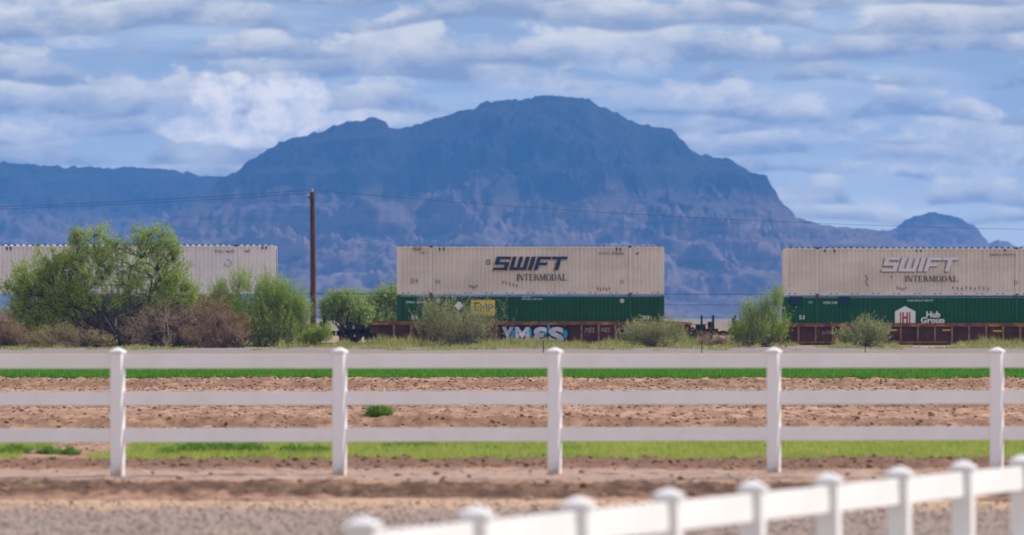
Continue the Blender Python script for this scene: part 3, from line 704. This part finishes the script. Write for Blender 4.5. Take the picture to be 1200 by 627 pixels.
# lower right
ch_, L, H = container('green container with white house-shaped logo, under the cream one at the right edge', 918, 1231.5, ZB, ZM-.11, M_green2, group='containers stacked on the train')
mark(ch_, 'patch', [rect(ch_, 925.5, 940, 347.5, 358), rect(ch_, 982.5, 996, 347.5, 358)], mat('dark_patch', (.012,.03,.055), .7))
txt(ch_, 'HGIU', 947.5, 952, 353.3, 355.4, M_white); txt(ch_, 'HGIU 540', 965, 981, 353.2, 356.2, M_white); txt(ch_, '53', 936.5, 943, 369.5, 374.2, M_white, off=.015)
hp = [(1048.8, 379.5), (1048.8, 365), (1060.5, 358.6), (1072.8, 365), (1072.8, 379.5)]
mark(ch_, 'logo', [[(lx(ch_, a), lz(ch_, b)) for a, b in hp]], M_white)
mark(ch_, 'logo', [rect(ch_, 1054.6, 1056, 365.8, 379.4), rect(ch_, 1057.2, 1059.2, 366, 379.4), rect(ch_, 1062, 1064, 366, 379.4), rect(ch_, 1065.2, 1066.8, 365.8, 379.4), rect(ch_, 1059.2, 1062, 371, 373.4)], M_red, -.026)
txt(ch_, 'Hub', 1085.6, 1101.8, 364.8, 372.2, M_white, off=.035); txt(ch_, 'Group', 1079, 1107, 371.6, 380.8, M_white, off=.035)
txt(ch_, 'HUB GROUP 800-377', 1063.5, 1094, 351, 353.3, M_white)
# next car's containers past the right frame edge start at 1372 px: out of view
# upper left
ca_, L, H = container('pale grey container behind the leafy tree at the left edge', -4, 323.5, ZM+.02, ZT+.06, M_grey, group='containers stacked on the train', teal=False, dots=False)
txt(ca_, 'PTEC 40371', 252, 275, 293.2, 296.4, M_dark); txt(ca_, 'MP', 286.5, 292.5, 293.2, 296.4, M_dark)
mark(ca_, 'stencil_mark', [rect(ca_, 7.4, 9, 289, 293), rect(ca_, 11.6, 13.2, 289, 293), rect(ca_, 306.8, 308.4, 288.3, 292.2), rect(ca_, 311, 312.6, 288.3, 292.2)], M_dark)
mark(ca_, 'maroon_band', [rect(ca_, 62, 96, 300, 309)], mat('maroon_band', (.30,.09,.03), .6))
q = []
for a in range(12):
    if a in (4, 5): continue
    p0, p1 = a*math.pi/6, (a+.72)*math.pi/6
    q.append([(lx(ca_, 267+3.6*math.cos(p0)), lz(ca_, 308.5-3.6*math.sin(p0))), (lx(ca_, 267+3.6*math.cos(p1)), lz(ca_, 308.5-3.6*math.sin(p1))), (lx(ca_, 267+4.3*math.cos(p1)), lz(ca_, 308.5-4.3*math.sin(p1))), (lx(ca_, 267+4.3*math.cos(p0)), lz(ca_, 308.5-4.3*math.sin(p0)))])
mark(ca_, 'logo', q, M_dark)
cb_, L, H = container('dark green container low in the left railcar, hidden behind the bushes', 44, 280, ZB, ZM-.03, M_green, group='containers stacked on the train')
# ------------------------------------------------------------------ well cars
M_rust = mat('rusty_steel', (.17,.07,.04), .85, fn=mottled((.26,.105,.045), (.14,.055,.03), 1.2, bm=.2, c3=(.30,.14,.06), s3=1.1, l3=.56, h3=.66))
M_maroon = mat('maroon_steel', (.075,.028,.022), .85, fn=mottled((.055,.024,.018), (.085,.036,.024), .9, c3=(.15,.07,.045), s3=1.4))
M_rustlt = mat('rust_post', (.24,.11,.06), .85, fn=mottled((.34,.17,.085), (.22,.10,.05), 2))
M_orange = mat('orange_paint', (.55,.22,.02), .7, fn=mottled((.55,.22,.02), (.35,.14,.03), 2.5))
M_truck = mat('oily_steel', (.02,.02,.022), .7, fn=mottled((.014,.014,.018), (.04,.03,.03), 4))
M_wheel = mat('wheel_steel', (.05,.04,.04), .6, metal=.6)
def wellcar(label, uc, zs=tz(376.6)):
    r = empty('well_car', (tx(uc), TD+1.295, 0)); tag(r, label, 'rail car', 'well cars of the freight train')
    HW = 1.53       # half width
    for s_ in (-1, 1):
        y0, y1 = (-HW, -HW+.16) if s_ < 0 else (HW-.16, HW)
        poly = [(-9.75, zs-.22), (-9.75, zs-.08), (-8.6, zs), (8.6, zs), (9.75, zs-.08), (9.75, zs-.22)]
        b = MB(); b.prism(poly, y0, y1); sill = b.build('side_sill', M_rust, r)
        if s_ < 0:
            for a, w_ in ((-9.55, .7), (-8.9, .35), (-.4, .5), (1.1, .5), (4.35, .5), (8.9, .6), (9.45, .25)): MB().box(a, a+w_, y0-.006, y0-.001, zs-.19, zs-.10).build('orange_reflector', M_orange, sill)
        yp = -HW+.10 if s_ < 0 else HW-.12
        b = MB(); b.prism([(-8.5, .16), (8.5, .16), (8.5, zs-.222), (-8.5, zs-.222)], yp, yp+.02); b.prism([(-9.7, .75), (-8.503, .40), (-8.503, zs-.222), (-9.7, zs-.222)], yp, yp+.02); b.prism([(9.7, .75), (8.503, .40), (8.503, zs-.222), (9.7, zs-.222)], yp, yp+.02)
        b.build('side_panel', M_maroon, r)
        for k in range(17):
            xx = -8.24+k*1.03
            ya, yb = (-HW+.004, -HW+.098) if s_ < 0 else (HW-.098, HW-.004)
            MB().box(xx-.055, xx+.055, ya, yb, .27, zs-.222).build('side_post', M_rustlt, r)
        MB().box(-8.5, 8.5, y0+.001, y1, .12, .268).build('bottom_sill', M_rust, r)
    b = MB()
    for k in range(9): b.box(-8.0+k*2-.1, -8.0+k*2+.1, -HW+.14, HW-.14, .10, .18)
    b.build('well_floor', M_maroon, r)
    for e in (-1, 1):
        def X(a): return e*a
        def bx(b, a0, a1, *q): b.box(min(X(a0), X(a1)), max(X(a0), X(a1)), *q)
        b = MB(); bx(b, 8.6, 9.9, -1.35, 1.35, .95, 1.10); bx(b, 9.9, 11.35, -1.1, 1.1, .93, 1.02); bx(b, 8.6, 11.3, -.3, .3, .62, .93); bx(b, 11.2, 11.35, -1.45, 1.45, .70, 1.0)
        b.build('end_platform', M_truck, r)
        b = MB(); bx(b, 11.35, 11.7, -.09, .09, .62, .86); bx(b, 11.55, 11.74, -.17, .17, .58, .9); b.build('coupler', M_truck, r)
        for (a, yy, h) in ((11.05, -1.35, 1.83), (10.35, -1.35, 1.83), (11.1, 1.35, 1.7)):
            b = MB(); bx(b, a-.06, a+.06, yy-.05, yy+.05, .95, h); b.build('stanchion', M_truck, r)
        b = MB(); b.tube([(X(9.8), -1.38, 1.05), (X(9.8), -1.38, 1.28), (X(10.8), -1.38, 1.28), (X(11.05), -1.38, 1.2)], .022); b.build('hand_rail', M_truck, r)
        b = MB(); b.tube([(X(11.2), -1.43, .72), (X(11.2), -1.43, .30), (X(10.8), -1.43, .30), (X(10.8), -1.43, .72)], .022); b.build('step', M_truck, r)
        b = MB(); b.cyl((X(10.9), .3, 1.02), .14, .42, 'z', 10); bx(b, 10.0, 10.6, -.9, -.3, 1.02, 1.25); b.build('brake_gear', M_truck, r)
        # bogie
        g = MB(); bx(g, 8.85, 10.55, -.99, -.89, .52, .72); bx(g, 9.35, 10.05, -1.02, -.86, .34, .93); bx(g, 8.62, 8.95, -1.0, -.88, .46, .78); bx(g, 10.45, 10.78, -1.0, -.88, .46, .78)
        bx(g, 8.85, 10.55, .89, .99, .52, .72); bx(g, 9.35, 10.05, .86, 1.02, .34, .93); bx(g, 9.45, 9.95, -.86, .86, .55, .85)
        bo = g.build('bogie', M_truck, r)
        for a in (8.82, 10.62):
            for y_ in (-.80, .70):
                w_ = MB(); w_.cyl((X(a), y_, .15+.43), .43, .11, 'y', 24); w_.cyl((X(a), y_-.03, .58), .16, .17, 'y', 14); w_.build('wheel', M_wheel, bo)
            w_ = MB(); w_.cyl((X(a), -.98, .58), .085, 1.96, 'y', 10); w_.build('axle', M_wheel, bo)
            w_ = MB(); w_.cyl((X(a), -1.03, .58), .07, .04, 'y', 10); w_.build('bearing_cap', mat('pale_cap', (.4,.42,.45), .5), bo)
    return r
w1 = wellcar('rusty well car behind the green bushes at the left', 165)
w2 = wellcar('rusty well car with large white graffiti on its side', 621.5)
w3 = wellcar('rusty well car with plain dark side bays at the right edge', 1075.5, tz(378.6))
# graffiti on the middle car
def wl(u): return tx(u)-w2.location.x
YG = -1.535
GM = mat('graffiti_white', (.62,.60,.68), .7, fn=mottled((.68,.66,.74), (.45,.44,.56), 1.3)); GC = mat('graffiti_cyan', (.03,.33,.50), .6); GD = mat('graffiti_dark', (.012,.014,.03), .7)
polys('graffiti', [[(wl(586), tz(404)), (wl(666), tz(404)), (wl(667), tz(382)), (wl(586), tz(382))]], GD, w2, YG, .002)
for s_, a, b in (('Y', 588, 602), ('M', 603.5, 620.5), ('3', 625, 641), ('S', 642.5, 661)):
    o = text_mesh('graffiti', s_, wl(a), wl(b), tz(402.6), tz(383.2), GM, w2, YG-.010, off=.055)
    if s_ == '3':
        me = o.data; c_ = (wl(a)+wl(b))/2
        for v_ in me.vertices: v_.co.x = 2*c_-v_.co.x
def blob(u, v, ru, rv, rot=0): return [(wl(u+ru*math.cos(a)*math.cos(rot)-rv*math.sin(a)*math.sin(rot)), tz(v+ru*math.cos(a)*math.sin(rot)+rv*math.sin(a)*math.cos(rot))) for a in [i*math.pi/6 for i in range(12)]]
polys('graffiti', [blob(600.5, 393, 2.0, 7.0, .25), blob(621, 389.5, 2.0, 6, -.1), blob(638.5, 388.6, 2.9, 4.3), blob(662.6, 391.5, 2.4, 5.0), blob(643, 384, 1.4, 3.4)], GC, w2, YG-.005, .002)
for s_, a, b, c, d_ in (('MES', 685, 697, 384, 390), ('NES', 704, 715, 384, 389), ('KS', 722, 735, 384, 391)):
    text_mesh('graffiti', s_, wl(a), wl(b), tz(d_), tz(c), mat('faint_graffiti', (.34,.30,.33), .8), w2, YG-.004, shear=.3)
for s_, a, b, c, d_, mm in (('2173', 963, 973, 388, 392, 'faint_graffiti'),): text_mesh('lettering', s_, tx(a)-w3.location.x, tx(b)-w3.location.x, tz(d_), tz(c), MATS[mm], w3, YG+.08)
for a, b, c in ((1104.5, 1113.5, 386), (1163.5, 1174, 387), (1043, 1051, 386)): polys('yellow_sticker', [[(tx(a)-w3.location.x, tz(c+1.7)), (tx(b)-w3.location.x, tz(c+1.7)), (tx(b)-w3.location.x, tz(c)), (tx(a)-w3.location.x, tz(c))]], mat('yellow_sticker', (.62,.40,.02), .6), w3, YG+.08, .002)

# track
M_ball = mat('ballast', (.22,.2,.18), .95, fn=mottled((.26,.23,.2), (.17,.15,.14), 5))
o = MB().prism([(-2.6, 0), (2.6, 0), (1.7, .10), (-1.7, .10)], -140, 140).build('track_bed', M_ball); o.rotation_euler = (0, 0, R(90)); o.location = (0, TD+1.295, -.06); tag(o, kind='structure')
for y_ in (-.755, .715):
    o = MB().box(-140, 140, y_-.01, y_+.05, .02, .148).build('railway_rail', M_wheel); o.location = (0, TD+1.295, 0); tag(o, kind='structure')

# ------------------------------------------------------------------ white rail fences
def vinyl(t, b):
    n = noise(t, objco(t), 2.0, 5, .6); setc(t, b, mix(t, n.step(.35, .7), (.80, .79, .80), (.74, .725, .72)))
M_vinyl = mat('white_vinyl', (.8,.8,.8), .45, fn=vinyl, spec=.4)
M_splash = mat('white_vinyl_post', (.8,.8,.8), .5, fn=lambda t, b: (lambda g: setc(t, b, mix(t, (1-sep(t, g)[2].step(.0, .22))*noise(t, g, 9.0, 5, .6).step(.3, .6)*.8, (.79,.78,.79), (.42,.30,.22))))(objco(t)), spec=.4)
RZ = ((1.178, 1.333), (.773, .926), (.367, .520))
def fence(label, pts, yaw, low=0.0):
    """pts: list of (x, y, zbase)"""
    x0, y0, z0 = pts[0]; r = empty('rail_fence', (x0, y0, z0)); tag(r, label, 'fence')
    pm = MB().box(-.0635, .0635, -.0635, .0635, -.25, 1.348).mesh('post', .006)
    cpb = MB(); cpb.box(-.076, .076, -.076, .076, 1.3485, 1.372); cpb.quadbox([(-.072,-.072,1.3725),(.072,-.072,1.3725),(.072,.072,1.3725),(-.072,.072,1.3725),(-.012,-.012,1.408),(.012,-.012,1.408),(.012,.012,1.408),(-.012,.012,1.408)])
    cmesh = cpb.mesh('cap', .003)
    pm.materials.append(M_splash); cmesh.materials.append(M_vinyl)
    for i, (x, y, z) in enumerate(pts):
        p = link('post', pm, None, r); p.location = (x-x0, y-y0, z-z0); p.rotation_euler = (random.uniform(-.004, .004), random.uniform(-.004, .004), yaw[i] if isinstance(yaw, list) else yaw)
        c = link('cap', cmesh, None, p)
        if i+1 < len(pts):
            X_, Y_, Z_ = pts[i+1]; d = Vector((X_-x, Y_-y, 0)); L_ = d.length-.127; ang = math.atan2(d.y, d.x)
            for k_, (a, b) in enumerate(RZ):
                a -= low*(k_ > 0); b -= low*(k_ > 0)
                m_ = MB().box(-L_/2-.03, L_/2+.03, -.019, .019, a, b).mesh('rail', .004); m_.materials.append(M_vinyl)
                q = link('rail', m_, None, r); q.location = ((x+X_)/2-x0, (y+Y_)/2-y0, (z+Z_)/2-z0); q.rotation_euler = (0, -math.atan2(Z_-z, d.length), ang)
    return r
fp = []
for u, d in ((-122, 84.3), (138, 84.5), (398, 84.8), (650, 85.2), (907, 85.6), (1168, 86.0), (1430, 86.4), (1692, 86.8)):
    fp.append((px(u, d), d, .0))
fp = [(px(-382, 84.1), 84.1, 0.)]+fp
fence('white three-rail fence crossing the whole picture in front of the ploughed field', fp, R(-20))
npnts = []
for i in range(13):
    d = 34.6+i*1.93; u = None
    # line of the fence: constant height, direction .259 sideways per metre of depth
    d0 = 34.6; x0 = px(425, d0); x = x0+(d-d0)*.259
    npnts.append((x, d, CAMZ-.9-1.408))
fence('blurred white fence running away at lower right, nearest the camera', npnts, math.atan2(1, .259), .07)

# ------------------------------------------------------------------ pole and wires
M_wood = mat('creosote_wood', (.11,.05,.03), .9, fn=mottled((.13,.055,.03), (.065,.03,.02), 3.0, stretch=(4, 4, .4)))
PD = 446.0
zt = pz(222.5, PD)
r = empty('utility_pole', (px(367, PD), PD, 0)); tag(r, 'tall brown wooden utility pole standing beside the train', 'utility pole')
MB().tube([(0, 0, -.3), (-.01, 0, zt*.5), (-.05, 0, zt-.12)], [.20, .165, .135], 12).build('pole', M_wood, r)
MB().cyl((-.05, 0, zt-.12), .05, .2, 'z', 10, .035).build('insulator', mat('grey_porcelain', (.5,.48,.46), .3), r)
b = MB(); b.cyl((-.26, -.05, zt-.50), .045, .16, 'z', 10, .05); b.build('insulator', mat('dark_porcelain', (.03,.03,.06), .3), r)
b = MB(); b.tube([(-.05, -.05, zt-.55), (-.26, -.05, zt-.50)], .02); b.build('bracket', M_dark, r)
b = MB(); b.cyl((-.29, -.08, zt-.36), .05, .14, 'z', 10, .03); b.build('insulator', MATS['grey_porcelain'], r)
M_wire = mat('wire', (.025,.025,.035), .6)
def wire(label, pts, rad=.009):
    """pts (u,v,d)"""
    o = MB().tube([(px(u, d), d, pz(v, d)) for u, v, d in pts], rad, 5).build('overhead_wire', M_wire); tag(o, label, 'wire'); return o
def cat(u0, v0, u1, v1, sag, d0, d1, n=26): return [(u0+(u1-u0)*i/n, v0+(v1-v0)*i/n+sag*4*(i/n)*(1-i/n), d0+(d1-d0)*i/n) for i in range(n+1)]
wire('upper wire running left from the top of the wooden pole', cat(-900, 228, 365, 222.6, 22, 446, 446))
wire('lower wire running left from the side bracket of the wooden pole', cat(-900, 231, 361, 226.5, 21, 446, 446))
wire('wire running right from the top of the wooden pole over the containers', cat(365, 222.6, 1900, 262, 25, 446, 470))
wire('upper of two low wires behind the train gaps', cat(-700, 342, 1900, 347, 0, 492, 492, 4), .016)
wire('lower of two low wires behind the train gaps', cat(-700, 356, 1900, 358, 0, 493, 493, 4), .010)

# small steel posts of the line fence
for i, (u, v0, lab) in enumerate(((636.8, 399, 'thin dark steel stake below the graffiti letters'), (822.5, 398, 'thin dark steel stake between the two right-hand shrubs'), (1014, 398.5, 'thin dark steel stake by the small shrub under the right container'))):
    d = 372.0; o = MB().box(-.02, .02, -.012, .012, -.1, pz(v0, d)).box(-.006, .006, -.04, -.0125, .05, pz(v0, d)-.02).build('steel_stake', mat('stake_steel', (.04,.03,.025), .8)); o.location = (px(u, d), d, 0); tag(o, lab, 'post', 'line fence stakes')

# stick on the soil
d = 133; o = MB().tube([(-.26, 0, .0), (-.05, .03, .018), (.14, .0, .02), (.24, -.02, .0)], [.012, .016, .014, .009], 6).build('stick', mat('bleached_wood', (.62,.56,.50), .8)); o.location = (px(796, d), d, float(soilz(np.array([px(796, d)]), np.array([d]))[0])+.03); tag(o, 'bleached stick lying on the ploughed soil right of centre', 'stick')

# ------------------------------------------------------------------ vegetation
L_tree = leafmat('mesquite_leaf', (.25,.37,.03), (.36,.47,.04), (.50,.56,.12), .45)
L_shrub = leafmat('green_shrub_leaf', (.24,.38,.045), (.32,.45,.06), (.44,.52,.12), .45)
L_sage = leafmat('sage_leaf', (.27,.31,.10), (.35,.38,.13), (.48,.48,.23), .4)
L_dry = leafmat('dry_leaf', (.27,.15,.07), (.33,.21,.07), (.42,.30,.12), .25)
L_yel = leafmat('yellowish_leaf', (.24,.25,.05), (.32,.30,.07), (.38,.30,.12))
L_olive = leafmat('olive_leaf', (.14,.15,.045), (.22,.17,.07), (.28,.27,.09), .25)
L_back = leafmat('far_leaf', (.23,.34,.09), (.30,.40,.11), (.40,.48,.17), .5)
B_dark = mat('dark_bark', (.09,.065,.05), .9, fn=mottled((.10,.07,.055), (.05,.035,.03), 3))
B_grey = mat('grey_twigs', (.22,.17,.14), .9, fn=mottled((.38,.27,.20), (.065,.038,.025), 1.5))
B_sage = mat('sage_twigs', (.2,.19,.12), .9, fn=mottled((.22,.21,.12), (.14,.12,.08), 1.5))
plant('mesquite_tree', 'large airy green tree hiding the left container, tallest of the trees', 'tree', 137, 436,
      [(118,290,34,24),(150,285,28,20),(186,292,24,26),(70,312,34,26),(40,335,42,28),(20,352,26,34),(100,325,50,28),(160,325,50,30),(205,335,28,26),(60,352,36,24),(28,375,26,18),(206,300,12,18),(90,280,10,14),(95,352,50,22),(175,350,40,20),(60,380,40,14),(222,350,16,22),(10,372,16,24)],
      3600, (.115, .055), L_tree, B_dark, stem_r=.12, spread=2.2, per=16, spray=.55, up=.45, parts=('trunk', 'crown'), nlimb=20, gap=.45, seed=2, depth=.7)
plant('leafless_bush', 'tangled brown leafless brush at the foot of the large tree', 'bush', 205, 432,
      [(165,384,26,18),(195,374,34,24),(235,376,30,22),(262,386,20,18),(215,390,50,14)], 560, (.07, .03), L_dry, B_grey, stem_r=.05, spread=5, per=4, spray=.5, up=.35, nlimb=60, bare=1700, gap=.36, seed=3, twig=.016)
plant('thorny_bush', 'dark olive thicket behind the trunk of the large tree', 'bush', 150, 452,
      [(100,365,40,26),(160,362,50,28),(215,365,36,24),(60,372,36,22),(235,372,20,16)], 1300, (.09, .04), L_olive, B_dark, stem_r=.05, spread=5, per=12, spray=.5, up=.4, nlimb=40, bare=500, gap=.30, seed=16, depth=.12)
plant('dry_bush', 'low yellowish brown bush left of the large tree foot', 'bush', 95, 428,
      [(70,395,30,12),(102,396,22,10),(40,400,30,9),(122,401,16,7)], 620, (.08, .035), L_yel, B_grey, stem_r=.03, spread=4, per=10, spray=.35, up=.4, nlimb=22, bare=200, gap=.38, seed=4)
plant('dry_bush', 'reddish brown dry bush at the left picture edge', 'bush', 2, 426,
      [(-5,385,26,20),(12,395,24,14)], 600, (.08, .03), L_dry, B_grey, stem_r=.03, spread=3, per=8, spray=.4, up=.4, nlimb=22, bare=300, gap=.36, seed=5)
plant('dry_bush', 'rusty brown bush between the leafless brush and the bright green shrub', 'bush', 262, 429,
      [(250,365,22,26),(272,385,26,20),(240,395,30,12)], 900, (.08, .035), L_dry, B_grey, stem_r=.03, spread=3, per=9, spray=.4, up=.4, nlimb=20, bare=250, gap=.38, seed=6)
plant('green_shrub', 'dense bright green feathery shrub left of the utility pole', 'shrub', 310, 440,
      [(284,344,16,18),(312,352,22,24),(333,362,20,22),(300,380,36,24),(330,388,30,16),(258,352,12,12),(266,368,22,22),(350,374,14,22)],
      2100, (.10, .035), L_shrub, B_sage, stem_r=.05, spread=2.5, per=24, spray=1.1, up=.78, nlimb=26, gap=.38, seed=7, fluff=.10)
plant('sage_shrub', 'tall sparse grey-green shrub in front of the yellow panel', 'shrub', 538, 440,
      [(510,376,14,20),(524,368,10,18),(540,380,40,20),(558,380,12,14),(572,386,16,12),(587,374,7,12),(500,388,18,14),(545,392,46,10),(590,392,10,8)],
      560, (.10, .03), L_sage, B_sage, stem_r=.03, spread=2.5, per=17, spray=1.25, up=.86, nlimb=46, bare=120, gap=.45, seed=8, fluff=.07)
plant('sage_shrub', 'low rounded grey-green shrub below the right end of the mid containers', 'shrub', 766, 438,
      [(755,392,24,10),(778,390,22,11),(745,397,20,6),(795,398,12,6)], 480, (.10, .03), L_sage, B_sage, stem_r=.025, spread=2, per=15, spray=.8, up=.8, nlimb=28, bare=90, gap=.40, seed=9, fluff=.08)
plant('green_shrub', 'tall light green shrub in the gap left of the right-hand containers', 'shrub', 890, 440,
      [(878,376,12,16),(900,370,13,18),(911,356,6,14),(888,392,28,13),(866,396,12,9),(914,390,9,12)], 800, (.10, .034), L_shrub, B_sage, stem_r=.04, spread=2, per=18, spray=1.0, up=.8, nlimb=26, bare=80, gap=.42, seed=10, fluff=.09)
plant('sage_shrub', 'small leafy shrub below the right-hand green container', 'shrub', 1010, 430,
      [(1014,390,15,11),(990,396,12,7),(1030,394,12,8),(1012,400,28,5)], 420, (.10, .034), L_sage, B_sage, stem_r=.025, spread=1.5, per=15, spray=.75, up=.7, nlimb=22, bare=60, gap=.40, seed=11, fluff=.09)
plant('leafless_bush', 'grey-brown twiggy bush by the coupling between the mid and right cars', 'bush', 838, 444,
      [(826,398,12,7),(848,399,11,6)], 120, (.07, .03), L_dry, B_grey, stem_r=.02, spread=1.5, per=4, spray=.4, up=.5, nlimb=20, bare=160, gap=.34, seed=12)
plant('green_tree', 'round green tree behind the train, just right of the utility pole', 'tree', 404, 505,
      [(404,362,20,14),(388,370,12,12),(414,372,24,14)], 800, (.13, .07), L_back, B_dark, stem_r=.10, spread=1.5, per=26, spray=.95, up=.6, parts=('trunk', 'crown'), nlimb=16, fluff=.13, gap=.40, seed=13, group='trees behind the train')
plant('green_tree', 'green tree behind the train, touching the mid containers', 'tree', 445, 515,
      [(436,364,20,14),(458,358,16,14),(474,368,14,16),(440,380,28,12)], 850, (.13, .07), L_back, B_dark, stem_r=.10, spread=1.5, per=26, spray=.95, up=.6, parts=('trunk', 'crown'), nlimb=16, fluff=.13, gap=.40, seed=14, group='trees behind the train')
plant('green_shrub', 'low green bush at the foot of the utility pole', 'shrub', 372, 442,
      [(368,395,12,10),(380,392,10,12),(360,400,12,6)], 420, (.09, .034), L_shrub, B_sage, stem_r=.025, spread=1, per=14, spray=.4, up=.6, nlimb=16, gap=.34, seed=15)
# low weeds along the railway: ground cover
n0 = 90000
def weedx(n): return rng.uniform(-34, 34, n)
X = rng.uniform(-33, 33, n0); Y = 462-66*rng.random(n0)**1.7; u = X/Y*FPX+600
k = fbm(X*.55, Y*.1, 3, 301) > np.interp(u, [0, 380, 440, 830, 860, 930, 1200], [.35, .40, .30, .36, .44, .50, .46])+np.clip((436-Y)/160, 0, .25); X, Y = X[k], Y[k]
hmul = .72*(.22+3.2*np.clip(fbm(X*1.0, Y*.2, 3, 311)-.42, 0, 1))*np.interp(Y, [396, 434, 445], [.35, .5, 1])
ang = rng.uniform(0, 6.28, len(X)); w_ = rng.uniform(.02, .05, len(X)); h_ = rng.uniform(.25, .8, len(X))*hmul; la = rng.normal(0, .12, (len(X), 2))
P0 = np.stack([X, Y, 0*X], -1); dd = np.stack([np.cos(ang)*w_, np.sin(ang)*w_, 0*X], -1)
vv = np.stack([P0-dd, P0+dd, P0+np.stack([la[:, 0], la[:, 1], h_], -1)], 1).reshape(-1, 3)
L_weed = leafmat('weed', (.17,.24,.05), (.33,.31,.10), (.44,.36,.17))
tag(link('weeds', np_mesh('weeds', vv, np.arange(len(vv)).reshape(-1, 3)), L_weed), 'olive and straw coloured weeds growing along the track bed', 'weeds', kind='stuff')

# field weeds near the fence: each clump on its own
def clump(name, label, u, d, w, h, n, m, group=None, mesh=None):
    x = px(u, d); z = float(soilz(np.array([x]), np.array([d]))[0]); 
    a = rng.uniform(0, 6.28, n); rr_ = rng.random(n)**.6*w/2; bx_, by_ = np.cos(a)*rr_*.7, np.sin(a)*rr_*.7
    hh = h*rng.uniform(.35, 1.1, n)*(1-.5*(rr_/(w/2))**2); ww = rng.uniform(.006, .016, n); o2 = rng.uniform(0, 6.28, n)
    tip = np.stack([bx_*1.5+rng.normal(0, .03, n), by_*1.5+rng.normal(0, .03, n), hh], -1); mid = np.stack([bx_*1.15, by_*1.15, hh*.55], -1)
    s_ = np.stack([np.cos(o2)*ww, np.sin(o2)*ww, 0*ww], -1); b0 = np.stack([bx_, by_, 0*bx_-.02], -1)
    V1 = np.stack([b0, mid+s_, tip, mid-s_], 1).reshape(-1, 3)
    # small leaves
    m2 = n*2; t = rng.random(m2); i = rng.integers(0, n, m2); pp = b0[i]+(tip[i]-b0[i])*t[:, None]+rng.normal(0, .015, (m2, 3)); e = rng.normal(0, 1, (m2, 3)); e /= np.linalg.norm(e, axis=1, keepdims=True); f = np.cross(e, rng.normal(0, 1, (m2, 3))); f /= np.linalg.norm(f, axis=1, keepdims=True)
    V2 = np.stack([pp-e*.02, pp+f*.01, pp+e*.02, pp-f*.01], 1).reshape(-1, 3); V_ = np.concatenate([V1, V2])
    o = link(name, np_mesh(name, V_, np.arange(len(V_)).reshape(-1, 4)), m); o.location = (x, d, z); return tag(o, label, 'weed', group)
L_w1 = leafmat('field_weed', (.11,.25,.04), (.16,.30,.05), (.26,.38,.09))
clump('weed_clump', 'bushy green weed alone on the soil right of the second post', 444, 122.8, .50, .26, 420, L_w1)
clump('weed_clump', 'small green weed on the soil just left of the second post', 378, 121.5, .22, .11, 110, L_w1)
clump('weed_clump', 'tiny green weed on the soil left of the small one by the second post', 343, 121.5, .16, .08, 80, L_w1)
WG = 'dark green weeds in the soil behind the fence'
for u, d, w, h, n, lab in ((18, 97.5, .50, .16, 260, 'dark green weed clump nearest the left picture edge'), (58, 97.2, .35, .13, 160, 'dark weed clump between the left edge and the first post'), (82, 96.8, .3, .12, 140, 'weed clump just left of the first post'),
      (196, 97, .35, .13, 160, 'weed clump a little right of the first post'), (232, 98.4, .75, .19, 520, 'largest weed clump, in the left half behind the bottom rail'), (262, 98.6, .5, .16, 300, 'weed clump right beside the largest one'),
      (292, 98.5, .55, .17, 320, 'round weed clump second right of the largest one'), (345, 98.2, .5, .15, 260, 'weed clump left of the second post behind the bottom rail'), (372, 98, .4, .13, 200, 'weed clump almost touching the second post'),
      (480, 102, .9, .12, 300, 'flat weed patch right of the second post'), (572, 100.5, .4, .06, 160, 'low dark tuft in the grass left of the middle post'), (618, 100.5, .25, .06, 90, 'tiny dark tuft in the grass near the middle post'), (668, 100.5, .35, .07, 120, 'low dark tuft in the grass right of the middle post')):
    clump('weed_clump', lab, u, d, w, h, n, L_w1, WG)
